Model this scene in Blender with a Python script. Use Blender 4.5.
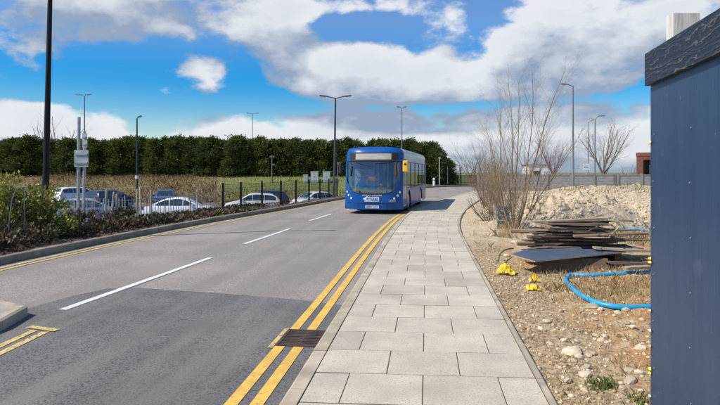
import bpy, bmesh, math, random
import numpy as np
from mathutils import Vector, Matrix, noise as mnoise

for o in list(bpy.data.objects):
    bpy.data.objects.remove(o)
random.seed(7)
RNG = np.random.default_rng(11)
R = math.radians
scene = bpy.context.scene
COL = scene.collection

# ------------------------------------------------------------------ camera
CAM_H = 1.66                 # eye height over the paving (z = 0)
FPX, HZ = 556.0, 172.0       # focal length and horizon row in 720 px units
YAW = R(6.87)                # camera looks a little left of the footpath
CA, SA = math.cos(YAW), math.sin(YAW)
cd = bpy.data.cameras.new('camera')
cd.sensor_width = 36.0
cd.lens = FPX / 720 * 36
cd.shift_y = -(202.5 - HZ) / 720
cd.clip_start, cd.clip_end = 0.05, 6000
cam = bpy.data.objects.new('camera', cd)
COL.objects.link(cam)
cam.location = (0, 0, CAM_H)
cam.rotation_euler = (R(90), 0, YAW)
scene.camera = cam

# ------------------------------------------------------------------ sky and sun
SUN_AZ = (-0.88, -0.475)      # horizontal direction towards the sun
SUN_EL = R(50)
w = bpy.data.worlds.new('World')
scene.world = w
w.use_nodes = True
w.cycles.sampling_method = 'MANUAL'
w.cycles.sample_map_resolution = 256
nt = w.node_tree
nt.nodes.clear()
def N(tree, typ, **kw):
    n = tree.nodes.new(typ)
    for k, v in kw.items():
        setattr(n, k, v)
    return n
def M1(op, a, b=None, c=None, clamp=False, tree=None):
    t = tree or nt
    n = N(t, 'ShaderNodeMath', operation=op, use_clamp=clamp)
    for i, s in enumerate((a, b, c)):
        if s is None:
            continue
        if isinstance(s, (int, float)):
            n.inputs[i].default_value = s
        else:
            t.links.new(s, n.inputs[i])
    return n.outputs[0]
def mapr(s, a, b, c=0.0, d=1.0, smooth=True, tree=None):
    t = tree or nt
    n = N(t, 'ShaderNodeMapRange', interpolation_type='SMOOTHSTEP' if smooth else 'LINEAR')
    t.links.new(s, n.inputs[0])
    for i, q in enumerate((a, b, c, d)):
        n.inputs[i + 1].default_value = q
    return n.outputs[0]
out = N(nt, 'ShaderNodeOutputWorld')
bg = N(nt, 'ShaderNodeBackground')
bg.inputs['Strength'].default_value = 0.10
nt.links.new(bg.outputs[0], out.inputs[0])
sky = N(nt, 'ShaderNodeTexSky', sky_type='NISHITA', sun_disc=False)
sky.sun_elevation = SUN_EL
sky.sun_rotation = math.atan2(SUN_AZ[0], SUN_AZ[1])
sky.air_density, sky.dust_density, sky.ozone_density = 1.0, 0.25, 2.0
hsv = N(nt, 'ShaderNodeHueSaturation')
hsv.inputs['Hue'].default_value = 0.508
hsv.inputs['Saturation'].default_value = 1.38
hsv.inputs['Value'].default_value = 1.22
nt.links.new(sky.outputs[0], hsv.inputs['Color'])
tc = N(nt, 'ShaderNodeTexCoord')
sep = N(nt, 'ShaderNodeSeparateXYZ')
nt.links.new(tc.outputs['Generated'], sep.inputs[0])
sx, sy, sz = sep.outputs
AZ = M1('ARCTAN2', sx, sy)
EL = M1('ARCSINE', M1('MAXIMUM', M1('MINIMUM', sz, 0.9999), -0.9999))
nt.links.new(M1('SUBTRACT', mapr(EL, -.03, .11, .9, 1.9), mapr(EL, .13, .28, 0, .62)), hsv.inputs['Saturation'])
nt.links.new(mapr(EL, .05, .28, .96, 1.2), hsv.inputs['Value'])
# clouds seen in the photograph: centre and radii in picture units, weight
BLOBS = [(130, -6, 235, 46, .95), (8, 38, 60, 46, .55), (203, 76, 46, 27, 1.0), (345, 74, 82, 38, 1.1), (440, 84, 80, 30, .85),
         (275, 30, 50, 46, .7), (590, 38, 135, 62, 1.1), (55, 138, 100, 44, 1.2), (255, 150, 105, 36, 1.2), (390, 134, 120, 52, 1.15),
         (560, 140, 140, 54, 1.05), (520, 92, 80, 24, .5), (700, 15, 60, 36, .5), (435, 12, 45, 20, .4), (160, 94, 16, 9, .5), (340, 6, 50, 12, .4),
         (120, 82, 84, 34, -1.0), (352, 26, 62, 16, -.8), (262, 98, 70, 11, -.8), (150, 116, 26, 24, -1.1), (472, 50, 22, 22, -.6),
         (244, 78, 18, 24, -.7), (645, 92, 50, 12, -.5), (530, 101, 90, 7, -.5), (335, 106, 110, 9, -.9), (440, 108, 70, 8, -.6), (300, 60, 16, 24, -.3), (487, 12, 20, 26, -.6), (30, 92, 60, 12, -.7), (455, 160, 40, 7, -.7)]
def cloud_field(dz):
    el = M1('ADD', EL, dz) if dz else EL
    v = N(nt, 'ShaderNodeCombineXYZ')
    nt.links.new(AZ, v.inputs[0]); nt.links.new(el, v.inputs[1])
    tot = None
    for (u, vv, ru, rv, wt) in BLOBS:
        xc, zc = (u - 360) / FPX, (HZ - vv) / FPX
        ca = 1 / math.sqrt(1 + xc * xc)
        a, e = math.atan(xc) - YAW, math.atan(zc * ca)
        ra, re = ru / FPX * ca * ca, rv / FPX * ca
        ma = N(nt, 'ShaderNodeVectorMath', operation='MULTIPLY_ADD')
        nt.links.new(v.outputs[0], ma.inputs[0])
        ma.inputs[1].default_value = (1 / ra, 1 / re, 0)
        ma.inputs[2].default_value = (-a / ra, -e / re, 0)
        ln = N(nt, 'ShaderNodeVectorMath', operation='LENGTH')
        nt.links.new(ma.outputs[0], ln.inputs[0])
        mr = N(nt, 'ShaderNodeMapRange', interpolation_type='SMOOTHSTEP')
        nt.links.new(ln.outputs['Value'], mr.inputs[0])
        mr.inputs[1].default_value, mr.inputs[2].default_value = 0.25, 1.3
        mr.inputs[3].default_value, mr.inputs[4].default_value = wt, 0.0
        tot = mr.outputs[0] if tot is None else M1('ADD', tot, mr.outputs[0])
    tot = M1('MINIMUM', M1('MAXIMUM', tot, -1.0), 1.15)
    p = N(nt, 'ShaderNodeCombineXYZ')
    nt.links.new(sx, p.inputs[0]); nt.links.new(sy, p.inputs[1])
    nt.links.new(M1('MULTIPLY', M1('SINE', el), 1.7), p.inputs[2])
    def fbm(scale, detail, rough, off):
        a = N(nt, 'ShaderNodeVectorMath', operation='ADD')
        nt.links.new(p.outputs[0], a.inputs[0]); a.inputs[1].default_value = off
        n = N(nt, 'ShaderNodeTexNoise')
        n.inputs['Scale'].default_value = scale
        n.inputs['Detail'].default_value = detail
        n.inputs['Roughness'].default_value = rough
        n.inputs['Distortion'].default_value = 0.15
        nt.links.new(a.outputs[0], n.inputs['Vector'])
        return n.outputs[0]
    n1, n2, n3 = fbm(3.6, 4, .55, (3.1, 1.7, .4)), fbm(9, 5, .58, (.3, 5.2, 2.2)), fbm(24, 6, .62, (4.4, .2, 1.2))
    f = M1('ADD', M1('MULTIPLY', n1, .52), M1('ADD', M1('MULTIPLY', n2, .36), M1('MULTIPLY', n3, .22)))
    f = M1('MULTIPLY_ADD', f, 1.3, -.20)
    cov = M1('MULTIPLY', tot, 0.20)
    soft = M1('MULTIPLY_ADD', M1('ADD', M1('MULTIPLY', n1, .52), M1('MULTIPLY_ADD', n2, .18, .20)), 1.3, -.20)
    return M1('ADD', f, cov), M1('ADD', soft, cov)
f0, g0 = cloud_field(0)
f1, g1 = cloud_field(0.055)
dens = mapr(f0, .53, .665)
light = M1('ADD', M1('MULTIPLY', M1('SUBTRACT', g0, g1), 5.0), M1('MULTIPLY_ADD', M1('SUBTRACT', f0, g0), 3.4, .37), clamp=True)
light = M1('SUBTRACT', light, mapr(g0, .64, .86, 0, .22), clamp=True)
rgb = N(nt, 'ShaderNodeMix', data_type='RGBA')
nt.links.new(light, rgb.inputs[0])
rgb.inputs[6].default_value = (2.5, 3.15, 4.25, 1)
rgb.inputs[7].default_value = (6.6, 6.8, 7.1, 1)
mixs = N(nt, 'ShaderNodeMix', data_type='RGBA')
nt.links.new(M1('MULTIPLY', dens, .96), mixs.inputs[0])
hz_ = N(nt, 'ShaderNodeMix', data_type='RGBA')      # pale clean air low over the horizon
nt.links.new(mapr(EL, -.01, .075, .8, 0.0), hz_.inputs[0])
nt.links.new(hsv.outputs[0], hz_.inputs[6])
hz_.inputs[7].default_value = (4.6, 6.1, 7.6, 1)
nt.links.new(hz_.outputs[2], mixs.inputs[6])
nt.links.new(rgb.outputs[2], mixs.inputs[7])
nt.links.new(mixs.outputs[2], bg.inputs['Color'])

sl = bpy.data.lights.new('sun', 'SUN')
sl.energy = 4.2
sl.angle = R(0.53)
sl.color = (1.0, 0.915, 0.79)
sun = bpy.data.objects.new('sun', sl)
COL.objects.link(sun)
sd = Vector((SUN_AZ[0] * math.cos(SUN_EL), SUN_AZ[1] * math.cos(SUN_EL), math.sin(SUN_EL)))
sun.rotation_euler = sd.to_track_quat('Z', 'Y').to_euler()
sun.location = sd * 60

vs = scene.view_settings
vs.view_transform = 'Standard'
vs.look = 'None'
vs.exposure = 0.32
vs.gamma = 1.0
vs.use_curve_mapping = False
scene.render.engine = 'CYCLES'
scene.render.resolution_x, scene.render.resolution_y = 1024, 576

# ------------------------------------------------------------------ picture <-> place
def W(u, v, d):
    xc = (u - 360) / FPX * d
    return Vector((xc * CA - d * SA, xc * SA + d * CA, CAM_H + (HZ - v) / FPX * d))
def G(u, v, z=0.0):
    return W(u, v, FPX * (CAM_H - z) / (v - HZ))
def depth(x, y):
    return -x * SA + y * CA

# ------------------------------------------------------------------ materials
MATS = {}
def mat(name, col, rough=.6, metal=0.0, col2=None, scale=8.0, detail=4.0, bump=0.0, bscale=None, spec=.5,
        lo=.35, hi=.65, speck=None, stretch=None, island=0.0, objrand=0.0, trans=0.0, coat=0.0, bdist=.01):
    if name in MATS:
        return MATS[name]
    m = bpy.data.materials.new(name)
    m.use_nodes = True
    t = m.node_tree
    b = t.nodes['Principled BSDF']
    b.inputs['Roughness'].default_value = rough
    b.inputs['Metallic'].default_value = metal
    b.inputs['Specular IOR Level'].default_value = spec
    if coat:
        b.inputs['Coat Weight'].default_value = coat
        b.inputs['Coat Roughness'].default_value = .06
    tcn = N(t, 'ShaderNodeTexCoord')
    vec = tcn.outputs['Object']
    if stretch:
        mp = N(t, 'ShaderNodeMapping')
        mp.inputs['Scale'].default_value = stretch
        t.links.new(vec, mp.inputs['Vector'])
        vec = mp.outputs[0]
    def nz(sc, de=4.0, ro=.6):
        n = N(t, 'ShaderNodeTexNoise')
        n.inputs['Scale'].default_value = sc
        n.inputs['Detail'].default_value = de
        n.inputs['Roughness'].default_value = ro
        t.links.new(vec, n.inputs['Vector'])
        return n.outputs[0]
    c2 = col2 or tuple(c * .75 for c in col)
    mx = N(t, 'ShaderNodeMix', data_type='RGBA')
    t.links.new(mapr(nz(scale, detail), lo, hi, tree=t), mx.inputs[0])
    mx.inputs[6].default_value = (*col, 1)
    mx.inputs[7].default_value = (*c2, 1)
    cur = mx.outputs[2]
    if speck:            # (scale, colour, lo, hi)
        m2 = N(t, 'ShaderNodeMix', data_type='RGBA')
        t.links.new(mapr(nz(speck[0], 3, .7), speck[2], speck[3], tree=t), m2.inputs[0])
        t.links.new(cur, m2.inputs[6])
        m2.inputs[7].default_value = (*speck[1], 1)
        cur = m2.outputs[2]
    if island or objrand:
        if island:
            rnd = N(t, 'ShaderNodeNewGeometry').outputs['Random Per Island']
            amt = island
        else:
            rnd = N(t, 'ShaderNodeObjectInfo').outputs['Random']
            amt = objrand
        h = N(t, 'ShaderNodeHueSaturation')
        t.links.new(cur, h.inputs['Color'])
        t.links.new(mapr(rnd, 0, 1, 1 - amt, 1 + amt, False, t), h.inputs['Value'])
        cur = h.outputs[0]
    t.links.new(cur, b.inputs['Base Color'])
    if bump:
        bp = N(t, 'ShaderNodeBump')
        bp.inputs['Strength'].default_value = bump
        bp.inputs['Distance'].default_value = bdist
        t.links.new(nz(bscale or scale * 4, 5, .65), bp.inputs['Height'])
        t.links.new(bp.outputs[0], b.inputs['Normal'])
    if trans:
        tr = N(t, 'ShaderNodeBsdfTranslucent')
        t.links.new(cur, tr.inputs['Color'])
        ms = N(t, 'ShaderNodeMixShader')
        ms.inputs[0].default_value = trans
        o = t.nodes['Material Output']
        t.links.new(b.outputs[0], ms.inputs[1]); t.links.new(tr.outputs[0], ms.inputs[2])
        t.links.new(ms.outputs[0], o.inputs[0])
    MATS[name] = m
    return m
def glass(name, tint, refl=1.0, base=.03):
    m = bpy.data.materials.new(name)
    m.use_nodes = True
    t = m.node_tree
    t.nodes.remove(t.nodes['Principled BSDF'])
    tr = N(t, 'ShaderNodeBsdfTransparent'); tr.inputs[0].default_value = (*tint, 1)
    gl = N(t, 'ShaderNodeBsdfGlossy'); gl.inputs['Roughness'].default_value = .02
    nzz = N(t, 'ShaderNodeTexNoise'); nzz.inputs['Scale'].default_value = 1.5
    bp = N(t, 'ShaderNodeBump'); bp.inputs['Strength'].default_value = .04; bp.inputs['Distance'].default_value = .05
    t.links.new(nzz.outputs[0], bp.inputs['Height']); t.links.new(bp.outputs[0], gl.inputs['Normal'])
    fr = N(t, 'ShaderNodeFresnel'); fr.inputs[0].default_value = 1.5
    f = M1('MULTIPLY_ADD', fr.outputs[0], 1.0 * refl, base, True, t)
    ms = N(t, 'ShaderNodeMixShader')
    t.links.new(f, ms.inputs[0]); t.links.new(tr.outputs[0], ms.inputs[1]); t.links.new(gl.outputs[0], ms.inputs[2])
    t.links.new(ms.outputs[0], t.nodes['Material Output'].inputs[0])
    MATS[name] = m
    return m
def worldy(m):   # let a material use world positions so neighbouring pieces do not repeat
    for n in m.node_tree.nodes:
        if n.bl_idname == 'ShaderNodeTexCoord':
            g = N(m.node_tree, 'ShaderNodeNewGeometry')
            for l in list(m.node_tree.links):
                if l.from_node == n:
                    m.node_tree.links.new(g.outputs['Position'], l.to_socket)
    return m

asphalt = mat('asphalt', (.315, .285, .25), .88, col2=(.265, .24, .213), scale=.55, bump=.5, bscale=60, speck=(55, (.13, .118, .106), .51, .60))
asphalt_dark = mat('asphalt_dark', (.172, .168, .162), .86, col2=(.125, .122, .118), scale=.8, bump=.6, bscale=60, speck=(55, (.062, .060, .058), .50, .59))
asphalt_park = mat('asphalt_park', (.12, .12, .12), .9, scale=.4)
slab_m = worldy(mat('concrete_slab', (.535, .48, .385), .85, col2=(.45, .405, .325), scale=2.2, bump=.25, bscale=120, speck=(75, (.31, .275, .215), .52, .64), objrand=.11))
slab_far = worldy(mat('concrete_slab_joined', (.535, .48, .385), .85, col2=(.45, .405, .325), scale=2.2, bump=.25, bscale=120, island=.07))
joint_m = mat('joint_sand', (.055, .048, .038), .95, scale=6)
kerb_m = worldy(mat('kerb_concrete', (.46, .40, .30), .88, col2=(.35, .30, .22), scale=3, bump=.3, bscale=80, objrand=.06))
yellow_paint = worldy(mat('yellow_paint', (.72, .47, .09), .7, col2=(.60, .38, .075), scale=5, speck=(26, (.30, .24, .15), .56, .70), bump=.2, bscale=90))
yellow_worn = worldy(mat('yellow_paint_worn', (.70, .52, .17), .75, col2=(.55, .42, .16), scale=8, speck=(30, (.13, .13, .12), .50, .62), bump=.2, bscale=90))
white_paint = worldy(mat('white_road_paint', (.74, .74, .72), .7, col2=(.62, .62, .60), scale=6, speck=(26, (.3, .29, .28), .56, .68), bump=.2, bscale=90))
soil_m = mat('soil', (.10, .075, .05), .95, col2=(.055, .042, .03), scale=5, bump=.6, bscale=20)
grass_m = mat('grass_turf', (.13, .17, .035), .95, col2=(.19, .17, .07), scale=.6, bump=.5, bscale=18)
galv = mat('galvanised_steel', (.46, .48, .50), .5, .35, scale=10)
galv_dark = mat('weathered_steel', (.22, .235, .25), .55, .3, scale=10)
black_paint = mat('black_paint', (.010, .011, .012), .5, scale=6, spec=.2)
black_rubber = mat('black_rubber', (.02, .02, .021), .75, scale=12)
dark_inner = mat('dark_plastic', (.018, .019, .022), .6, scale=8)
white_plastic = mat('white_plastic', (.75, .76, .76), .4, col2=(.68, .69, .69), scale=3)
lamp_lens = mat('lamp_lens', (.85, .87, .9), .12, .2, scale=3)

def weather(m, stretch, scale, lo, hi, colr, amt, detail=4.0):
    """lay a further worn tone over a material's colour, in world positions"""
    t = m.node_tree; b = t.nodes['Principled BSDF']
    src = b.inputs['Base Color'].links[0].from_socket
    g = N(t, 'ShaderNodeNewGeometry'); mp = N(t, 'ShaderNodeMapping'); mp.inputs['Scale'].default_value = stretch
    t.links.new(g.outputs['Position'], mp.inputs['Vector'])
    n = N(t, 'ShaderNodeTexNoise'); n.inputs['Scale'].default_value = scale; n.inputs['Detail'].default_value = detail
    t.links.new(mp.outputs[0], n.inputs['Vector'])
    mx = N(t, 'ShaderNodeMix', data_type='RGBA')
    t.links.new(mapr(n.outputs[0], lo, hi, 0, amt, tree=t), mx.inputs[0])
    t.links.new(src, mx.inputs[6]); mx.inputs[7].default_value = (*colr, 1)
    t.links.new(mx.outputs[2], b.inputs['Base Color'])
kerb_old = worldy(mat('kerb_weathered', (.30, .26, .195), .9, col2=(.20, .17, .125), scale=3, bump=.3, bscale=60, objrand=.12))
for m_ in (slab_m, slab_far):
    weather(m_, (1, 1, 1), .9, .50, .72, (.33, .295, .235), .55, 6)       # damp and dirt stains
    weather(m_, (1, 1, 1), 14, .69, .73, (.24, .215, .17), .5, 2)          # gum and spots
weather(kerb_m, (1, 1, 1), 2.5, .5, .7, (.22, .19, .14), .6, 6)
weather(asphalt, (1.1, .05, 1), 1.6, .46, .66, (.20, .182, .16), .6)      # tyre tracks along the road
weather(asphalt, (1, 1, 1), .25, .52, .66, (.33, .30, .265), .45, 7)
weather(asphalt, (1, 1, 1), 7, .68, .73, (.10, .092, .085), .6, 3)
weather(asphalt_dark, (1.3, .10, 1), 1.5, .50, .70, (.20, .19, .172), .6)
weather(asphalt_dark, (1, 1, 1), .6, .55, .70, (.13, .124, .116), .6, 6)
weather(asphalt_dark, (1, 1, 1), 9, .68, .73, (.07, .067, .063), .6, 3)

# ------------------------------------------------------------------ mesh helpers
class MB:
    def __init__(s):
        s.v, s.f = [], []
    def add(s, vs_, fs_):
        n = len(s.v)
        s.v += [tuple(p) for p in vs_]
        s.f += [tuple(i + n for i in f) for f in fs_]
        return s
    def box(s, x0, x1, y0, y1, z0, z1, mtx=None):
        vs_ = [Vector((x, y, z)) for z in (z0, z1) for y in (y0, y1) for x in (x0, x1)]
        if mtx:
            vs_ = [mtx @ p for p in vs_]
        return s.add(vs_, [(0, 2, 3, 1), (4, 5, 7, 6), (0, 1, 5, 4), (1, 3, 7, 5), (3, 2, 6, 7), (2, 0, 4, 6)])
    def tube(s, pts, rad, n=6, cap=True):
        pts = [Vector(p) for p in pts]
        if not hasattr(rad, '__len__'):
            rad = [rad] * len(pts)
        base = len(s.v)
        u = None
        for i, p in enumerate(pts):
            t = (pts[min(i + 1, len(pts) - 1)] - pts[max(i - 1, 0)])
            t = t.normalized() if t.length > 1e-9 else Vector((0, 0, 1))
            if u is None:
                u = t.orthogonal().normalized()
            else:
                u = (u - t * u.dot(t))
                u = u.normalized() if u.length > 1e-6 else t.orthogonal().normalized()
            w_ = t.cross(u)
            for k in range(n):
                a = 2 * math.pi * k / n
                s.v.append(tuple(p + (u * math.cos(a) + w_ * math.sin(a)) * rad[i]))
        for i in range(len(pts) - 1):
            for k in range(n):
                a, b = base + i * n + k, base + i * n + (k + 1) % n
                s.f.append((a, b, b + n, a + n))
        if cap:
            s.f.append(tuple(base + k for k in range(n))[::-1])
            s.f.append(tuple(base + (len(pts) - 1) * n + k for k in range(n)))
        return s
    def disc_x(s, x0, x1, cy, cz, r, n=20):      # short cylinder whose axis is x
        return s.tube([(x0, cy, cz), (x1, cy, cz)], r, n)
    def prism(s, poly, z0, z1):                  # plan polygon (counter-clockwise) extruded up
        n = len(poly)
        return s.add([(p[0], p[1], z0) for p in poly] + [(p[0], p[1], z1) for p in poly],
                     [tuple(range(n))[::-1], tuple(range(n, 2 * n))] + [(i, (i + 1) % n, n + (i + 1) % n, n + i) for i in range(n)])
    def grid(s, rows):                           # rows of equal length
        n = len(rows[0])
        return s.add([p for r in rows for p in r],
                     [(j * n + i, j * n + i + 1, (j + 1) * n + i + 1, (j + 1) * n + i) for j in range(len(rows) - 1) for i in range(n - 1)])
    def mesh(s, name, smooth=False):
        me = bpy.data.meshes.new(name)
        me.from_pydata(s.v, [], s.f)
        me.update()
        if smooth:
            me.shade_smooth()
            try:
                me.set_sharp_from_angle(angle=R(38))
            except Exception:
                pass
        return me
    def build(s, name, m, parent=None, smooth=False):
        return link(name, s.mesh(name, smooth), m, parent)
def link(name, me, m=None, parent=None):
    if m and not me.materials:
        me.materials.append(m)
    o = bpy.data.objects.new(name, me)
    COL.objects.link(o)
    o.parent = parent
    return o
def tag(o, label, cat, group=None, kind=None):
    o['label'] = label
    o['category'] = cat
    if group: o['group'] = group
    if kind: o['kind'] = kind
    return o
def thing(name, label, cat, loc=(0, 0, 0), rz=0.0, group=None):
    o = bpy.data.objects.new(name, None)
    COL.objects.link(o)
    o.empty_display_size = .2
    o.location = loc
    o.rotation_euler = (0, 0, rz)
    return tag(o, label, cat, group)
def npmesh(name, V, F, m, parent=None, smooth=False):
    V = np.asarray(V, dtype=np.float32).reshape(-1, 3)
    F = np.asarray(F, dtype=np.int32)
    k = F.shape[1]
    me = bpy.data.meshes.new(name)
    me.vertices.add(len(V)); me.vertices.foreach_set('co', V.ravel())
    me.loops.add(F.size); me.loops.foreach_set('vertex_index', F.ravel())
    me.polygons.add(len(F))
    me.polygons.foreach_set('loop_start', np.arange(0, F.size, k, dtype=np.int32))
    me.polygons.foreach_set('loop_total', np.full(len(F), k, dtype=np.int32))
    if smooth:
        me.polygons.foreach_set('use_smooth', np.ones(len(F), dtype=bool))
    me.update(calc_edges=True)
    return link(name, me, m, parent) if m else me
def copy_tree(o, parent=None):
    c = o.copy()
    COL.objects.link(c)
    c.parent = parent
    for ch in list(o.children):
        copy_tree(ch, c)
    return c
def catmull(pts, step=.5):
    pts = [np.array(p, float) for p in pts]
    P = [2 * pts[0] - pts[1]] + pts + [2 * pts[-1] - pts[-2]]
    o = []
    for i in range(1, len(P) - 2):
        n = max(2, int(np.linalg.norm(P[i + 1] - P[i]) / step))
        for k in range(n):
            t = k / n
            o.append(.5 * (2 * P[i] + (P[i + 1] - P[i - 1]) * t + (2 * P[i - 1] - 5 * P[i] + 4 * P[i + 1] - P[i + 2]) * t * t
                           + (3 * P[i] - P[i - 1] - 3 * P[i + 1] + P[i + 2]) * t ** 3))
    o.append(pts[-1])
    return np.array(o)
def sstep(a, b, x):
    t = np.clip((x - a) / (b - a), 0, 1)
    return t * t * (3 - 2 * t)
def offset_curve(C, d):      # + is to the right of the direction of travel
    T = np.gradient(C, axis=0)
    T /= np.linalg.norm(T, axis=1)[:, None]
    return C + np.stack([T[:, 1], -T[:, 0]], 1) * d
def arclen(C):
    return np.concatenate([[0], np.cumsum(np.linalg.norm(np.diff(C, axis=0), axis=1))])
def sample(C, s):
    L = arclen(C)
    return np.stack([np.interp(s, L, C[:, 0]), np.interp(s, L, C[:, 1])], -1)

# ================================================================== the setting
ROAD_Z = -0.12
PATH = [(-.92, -6, .87, -6), (-.92, 0, .87, 0), (-.92, 7, .87, 7), (-.92, 13, .87, 13), (-.86, 17, .93, 17), (-.70, 21.5, 1.27, 21.5), (-.30, 26, 1.82, 26),
        (.50, 31, 2.6, 31), (1.3, 35, 3.3, 35), (2.75, 42, 4.7, 42), (4.55, 51, 6.6, 50.3), (6.1, 58, 8.3, 56.5), (8.2, 62.5, 10.4, 60.3),
        (13, 66, 14.4, 63.7), (25, 68.6, 25.6, 66.2), (45, 70.8, 45, 68.4)]
P4 = catmull(PATH, .6)
PL, PR = P4[:, :2], P4[:, 2:]
LKC = catmull([(-8.1, -12), (-8.1, 2), (-8.1, 9.7), (-7.95, 14), (-7.55, 19), (-6.75, 25), (-5.55, 35), (-4.1, 45), (-2.2, 55), (.6, 64.2), (6.6, 69.7), (16, 73), (46, 77)], .6)
ROADR = offset_curve(PL, -.135)

def lkx(y):
    return np.interp(y, LKC[:, 1], LKC[:, 0])
def prx(y):
    return np.interp(y, PR[:, 1], PR[:, 0])

def ground_left_z(x, y, s):
    d = depth(x, y)
    zf = -1.4 + 2.45 * sstep(55, 68, d)
    zf = zf * (1 - sstep(-8, 4, x))
    return 0.02 + (zf - 0.02) * sstep(1.9 - 1.4 * sstep(20, 26, y), 5.5, s)

# far ground sheet out to the horizon
me = MB().add([(-3000, -400, -3.0), (3000, -400, -3.0), (3000, 5000, -3.0), (-3000, 5000, -3.0)], [(0, 1, 2, 3)])
tag(me.build('ground', grass_m), 'far flat ground reaching to the horizon', 'ground', kind='structure')

# carriageway
poly = [tuple(p) for p in LKC] + [tuple(p) for p in ROADR[::-1]]
bm = bmesh.new()
bm.faces.new([bm.verts.new((p[0], p[1], ROAD_Z)) for p in poly])
bmesh.ops.triangulate(bm, faces=bm.faces[:])
for f in bm.faces:
    if f.normal.z < 0: f.normal_flip()
me = bpy.data.meshes.new('road'); bm.to_mesh(me); bm.free()
tag(link('road', me, asphalt), 'worn grey asphalt road curving right', 'road', kind='structure')
# newer dark asphalt in front of the camera
pp = [G(27, 309, ROAD_Z), G(69, 297, ROAD_Z), G(106, 289, ROAD_Z), G(137, 288, ROAD_Z), G(220, 293.5, ROAD_Z), G(300, 300, ROAD_Z), G(338, 303, ROAD_Z)]
poly = [(-1.06, -6), (-1.06, 7.3)] + [(p.x, p.y) for p in reversed(pp[:-1])] + [(-6.4, 5.9), (-8.0, 5.2), (-8.0, -6)]
me = MB().add([(p[0], p[1], ROAD_Z + .004) for p in poly], [tuple(range(len(poly)))])
tag(me.build('road_patch', asphalt_dark), 'darker resurfaced asphalt patch across the near road', 'road', kind='structure')

def strip(mb, C, z, w):
    a, b = offset_curve(C, -w / 2), offset_curve(C, w / 2)
    rows = [[(p[0], p[1], z) for p in b], [(p[0], p[1], z) for p in a]]
    return mb.grid(rows)
def sub(C, s0, s1, step=.25):
    n = max(2, int((s1 - s0) / step))
    return sample(C, np.linspace(s0, s1, n + 1))
# double yellow lines by the pavement, interrupted by the gully
SR0 = 6.0                                         # arc length at y = 0
cnt = 0
for off in (-.235, -.43):
    C = offset_curve(ROADR, off)
    Lr = arclen(C)[-1]
    segs = [(0, SR0 + 5.52), (SR0 + 6.12, Lr)]
    for (a, b) in segs:
        o = strip(MB(), sub(C, a, b), ROAD_Z + .009, .105).build('yellow_line', yellow_paint)
        tag(o, ['inner yellow kerb line, near piece before the drain', 'inner yellow kerb line running on from the drain', 'outer yellow kerb line, near piece before the drain',
                'outer yellow kerb line running on from the drain'][cnt], 'road marking', kind='structure')
        cnt += 1
o = MB().add([(-1.60, 5.45, ROAD_Z + .009), (-1.545, 5.45, ROAD_Z + .009), (-1.545, 6.16, ROAD_Z + .009), (-1.60, 6.16, ROAD_Z + .009)], [(0, 1, 2, 3)]).build('yellow_line', yellow_worn)
tag(o, 'short yellow paint sliver left of the drain', 'road marking', kind='structure')
for k, off in enumerate((.27, .47)):
    C = offset_curve(LKC, off)
    o = strip(MB(), sub(C, 12, arclen(C)[-1] - 40), ROAD_Z + .009, .09).build('yellow_line', yellow_worn)
    tag(o, ['faded yellow line nearest the far left kerb', 'faded yellow line second from the far left kerb'][k], 'road marking', kind='structure')
# centre dashes
dl = ['long white centre dash nearest the camera', 'second white centre dash from the camera', 'third white centre dash, just before the bus', 'white centre dash alongside the bus']
for k, (a, b) in enumerate((((-4.66, 6.65), (-4.45, 11.05)), ((-4.47, 13.3), (-4.25, 17.0)), ((-4.25, 19.9), (-4.0, 23.2)), ((-3.75, 26), (-3.2, 30)))):
    o = strip(MB(), np.array([np.array(a) * (1 - t) + np.array(b) * t for t in np.linspace(0, 1, 8)]), ROAD_Z + .009, .115).build('white_line', white_paint)
    tag(o, dl[k], 'road marking', kind='structure')
# double yellow lines at the traffic island with a bar across their end
a, b = G(-30, 362, ROAD_Z), G(37, 331, ROAD_Z)
dirv = (b - a).normalized(); nrm = Vector((dirv.y, -dirv.x, 0))
for k, o_ in enumerate((-.03, .13)):
    p, q = a + nrm * o_, b + nrm * o_ - dirv * (0.0 if k == 0 else .05)
    o = strip(MB(), np.array([(p.lerp(q, t)).xy for t in np.linspace(0, 1, 6)]), ROAD_Z + .010 , .085).build('yellow_line', yellow_worn)
    tag(o, ['worn yellow line touching the island kerb', 'outer worn yellow line beside the island'][k], 'road marking', kind='structure')
p, q = G(29, 327.5, ROAD_Z), G(57, 331.5, ROAD_Z)
o = strip(MB(), np.array([(p.lerp(q, t)).xy for t in np.linspace(0, 1, 4)]), ROAD_Z + .014, .09).build('yellow_line', yellow_worn)
tag(o, 'short yellow bar closing off the island lines', 'road marking', kind='structure')

# gully grate
gt = thing('drain_grate', 'rusty brown drain grate in the gutter across the yellow lines', 'drain', (-1.305, 5.82, ROAD_Z))
rust = mat('rusty_iron', (.095, .062, .044), .8, .2, col2=(.05, .036, .029), scale=14, bump=.4)
hole = mat('drain_dark', (.012, .011, .01), .9)
MB().box(-.215, .215, -.27, .27, .003, .006).build('pit', hole, gt)
f = MB()
f.box(-.24, -.205, -.29, .29, .004, .016); f.box(.205, .24, -.29, .29, .004, .016); f.box(-.2, .2, -.29, -.25, .004, .016); f.box(-.2, .2, .25, .29, .004, .016)
f.build('frame', rust, gt)
bar = MB().box(-.2, .2, -.017, .017, .004, .0145).mesh('bar')
for k in range(9):
    o = link('bar', bar, rust, gt); o.location.y = -.22 + k * .055
MB().box(-.016, .016, -.245, .245, .004, .0148).build('spine', rust, gt)

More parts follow.
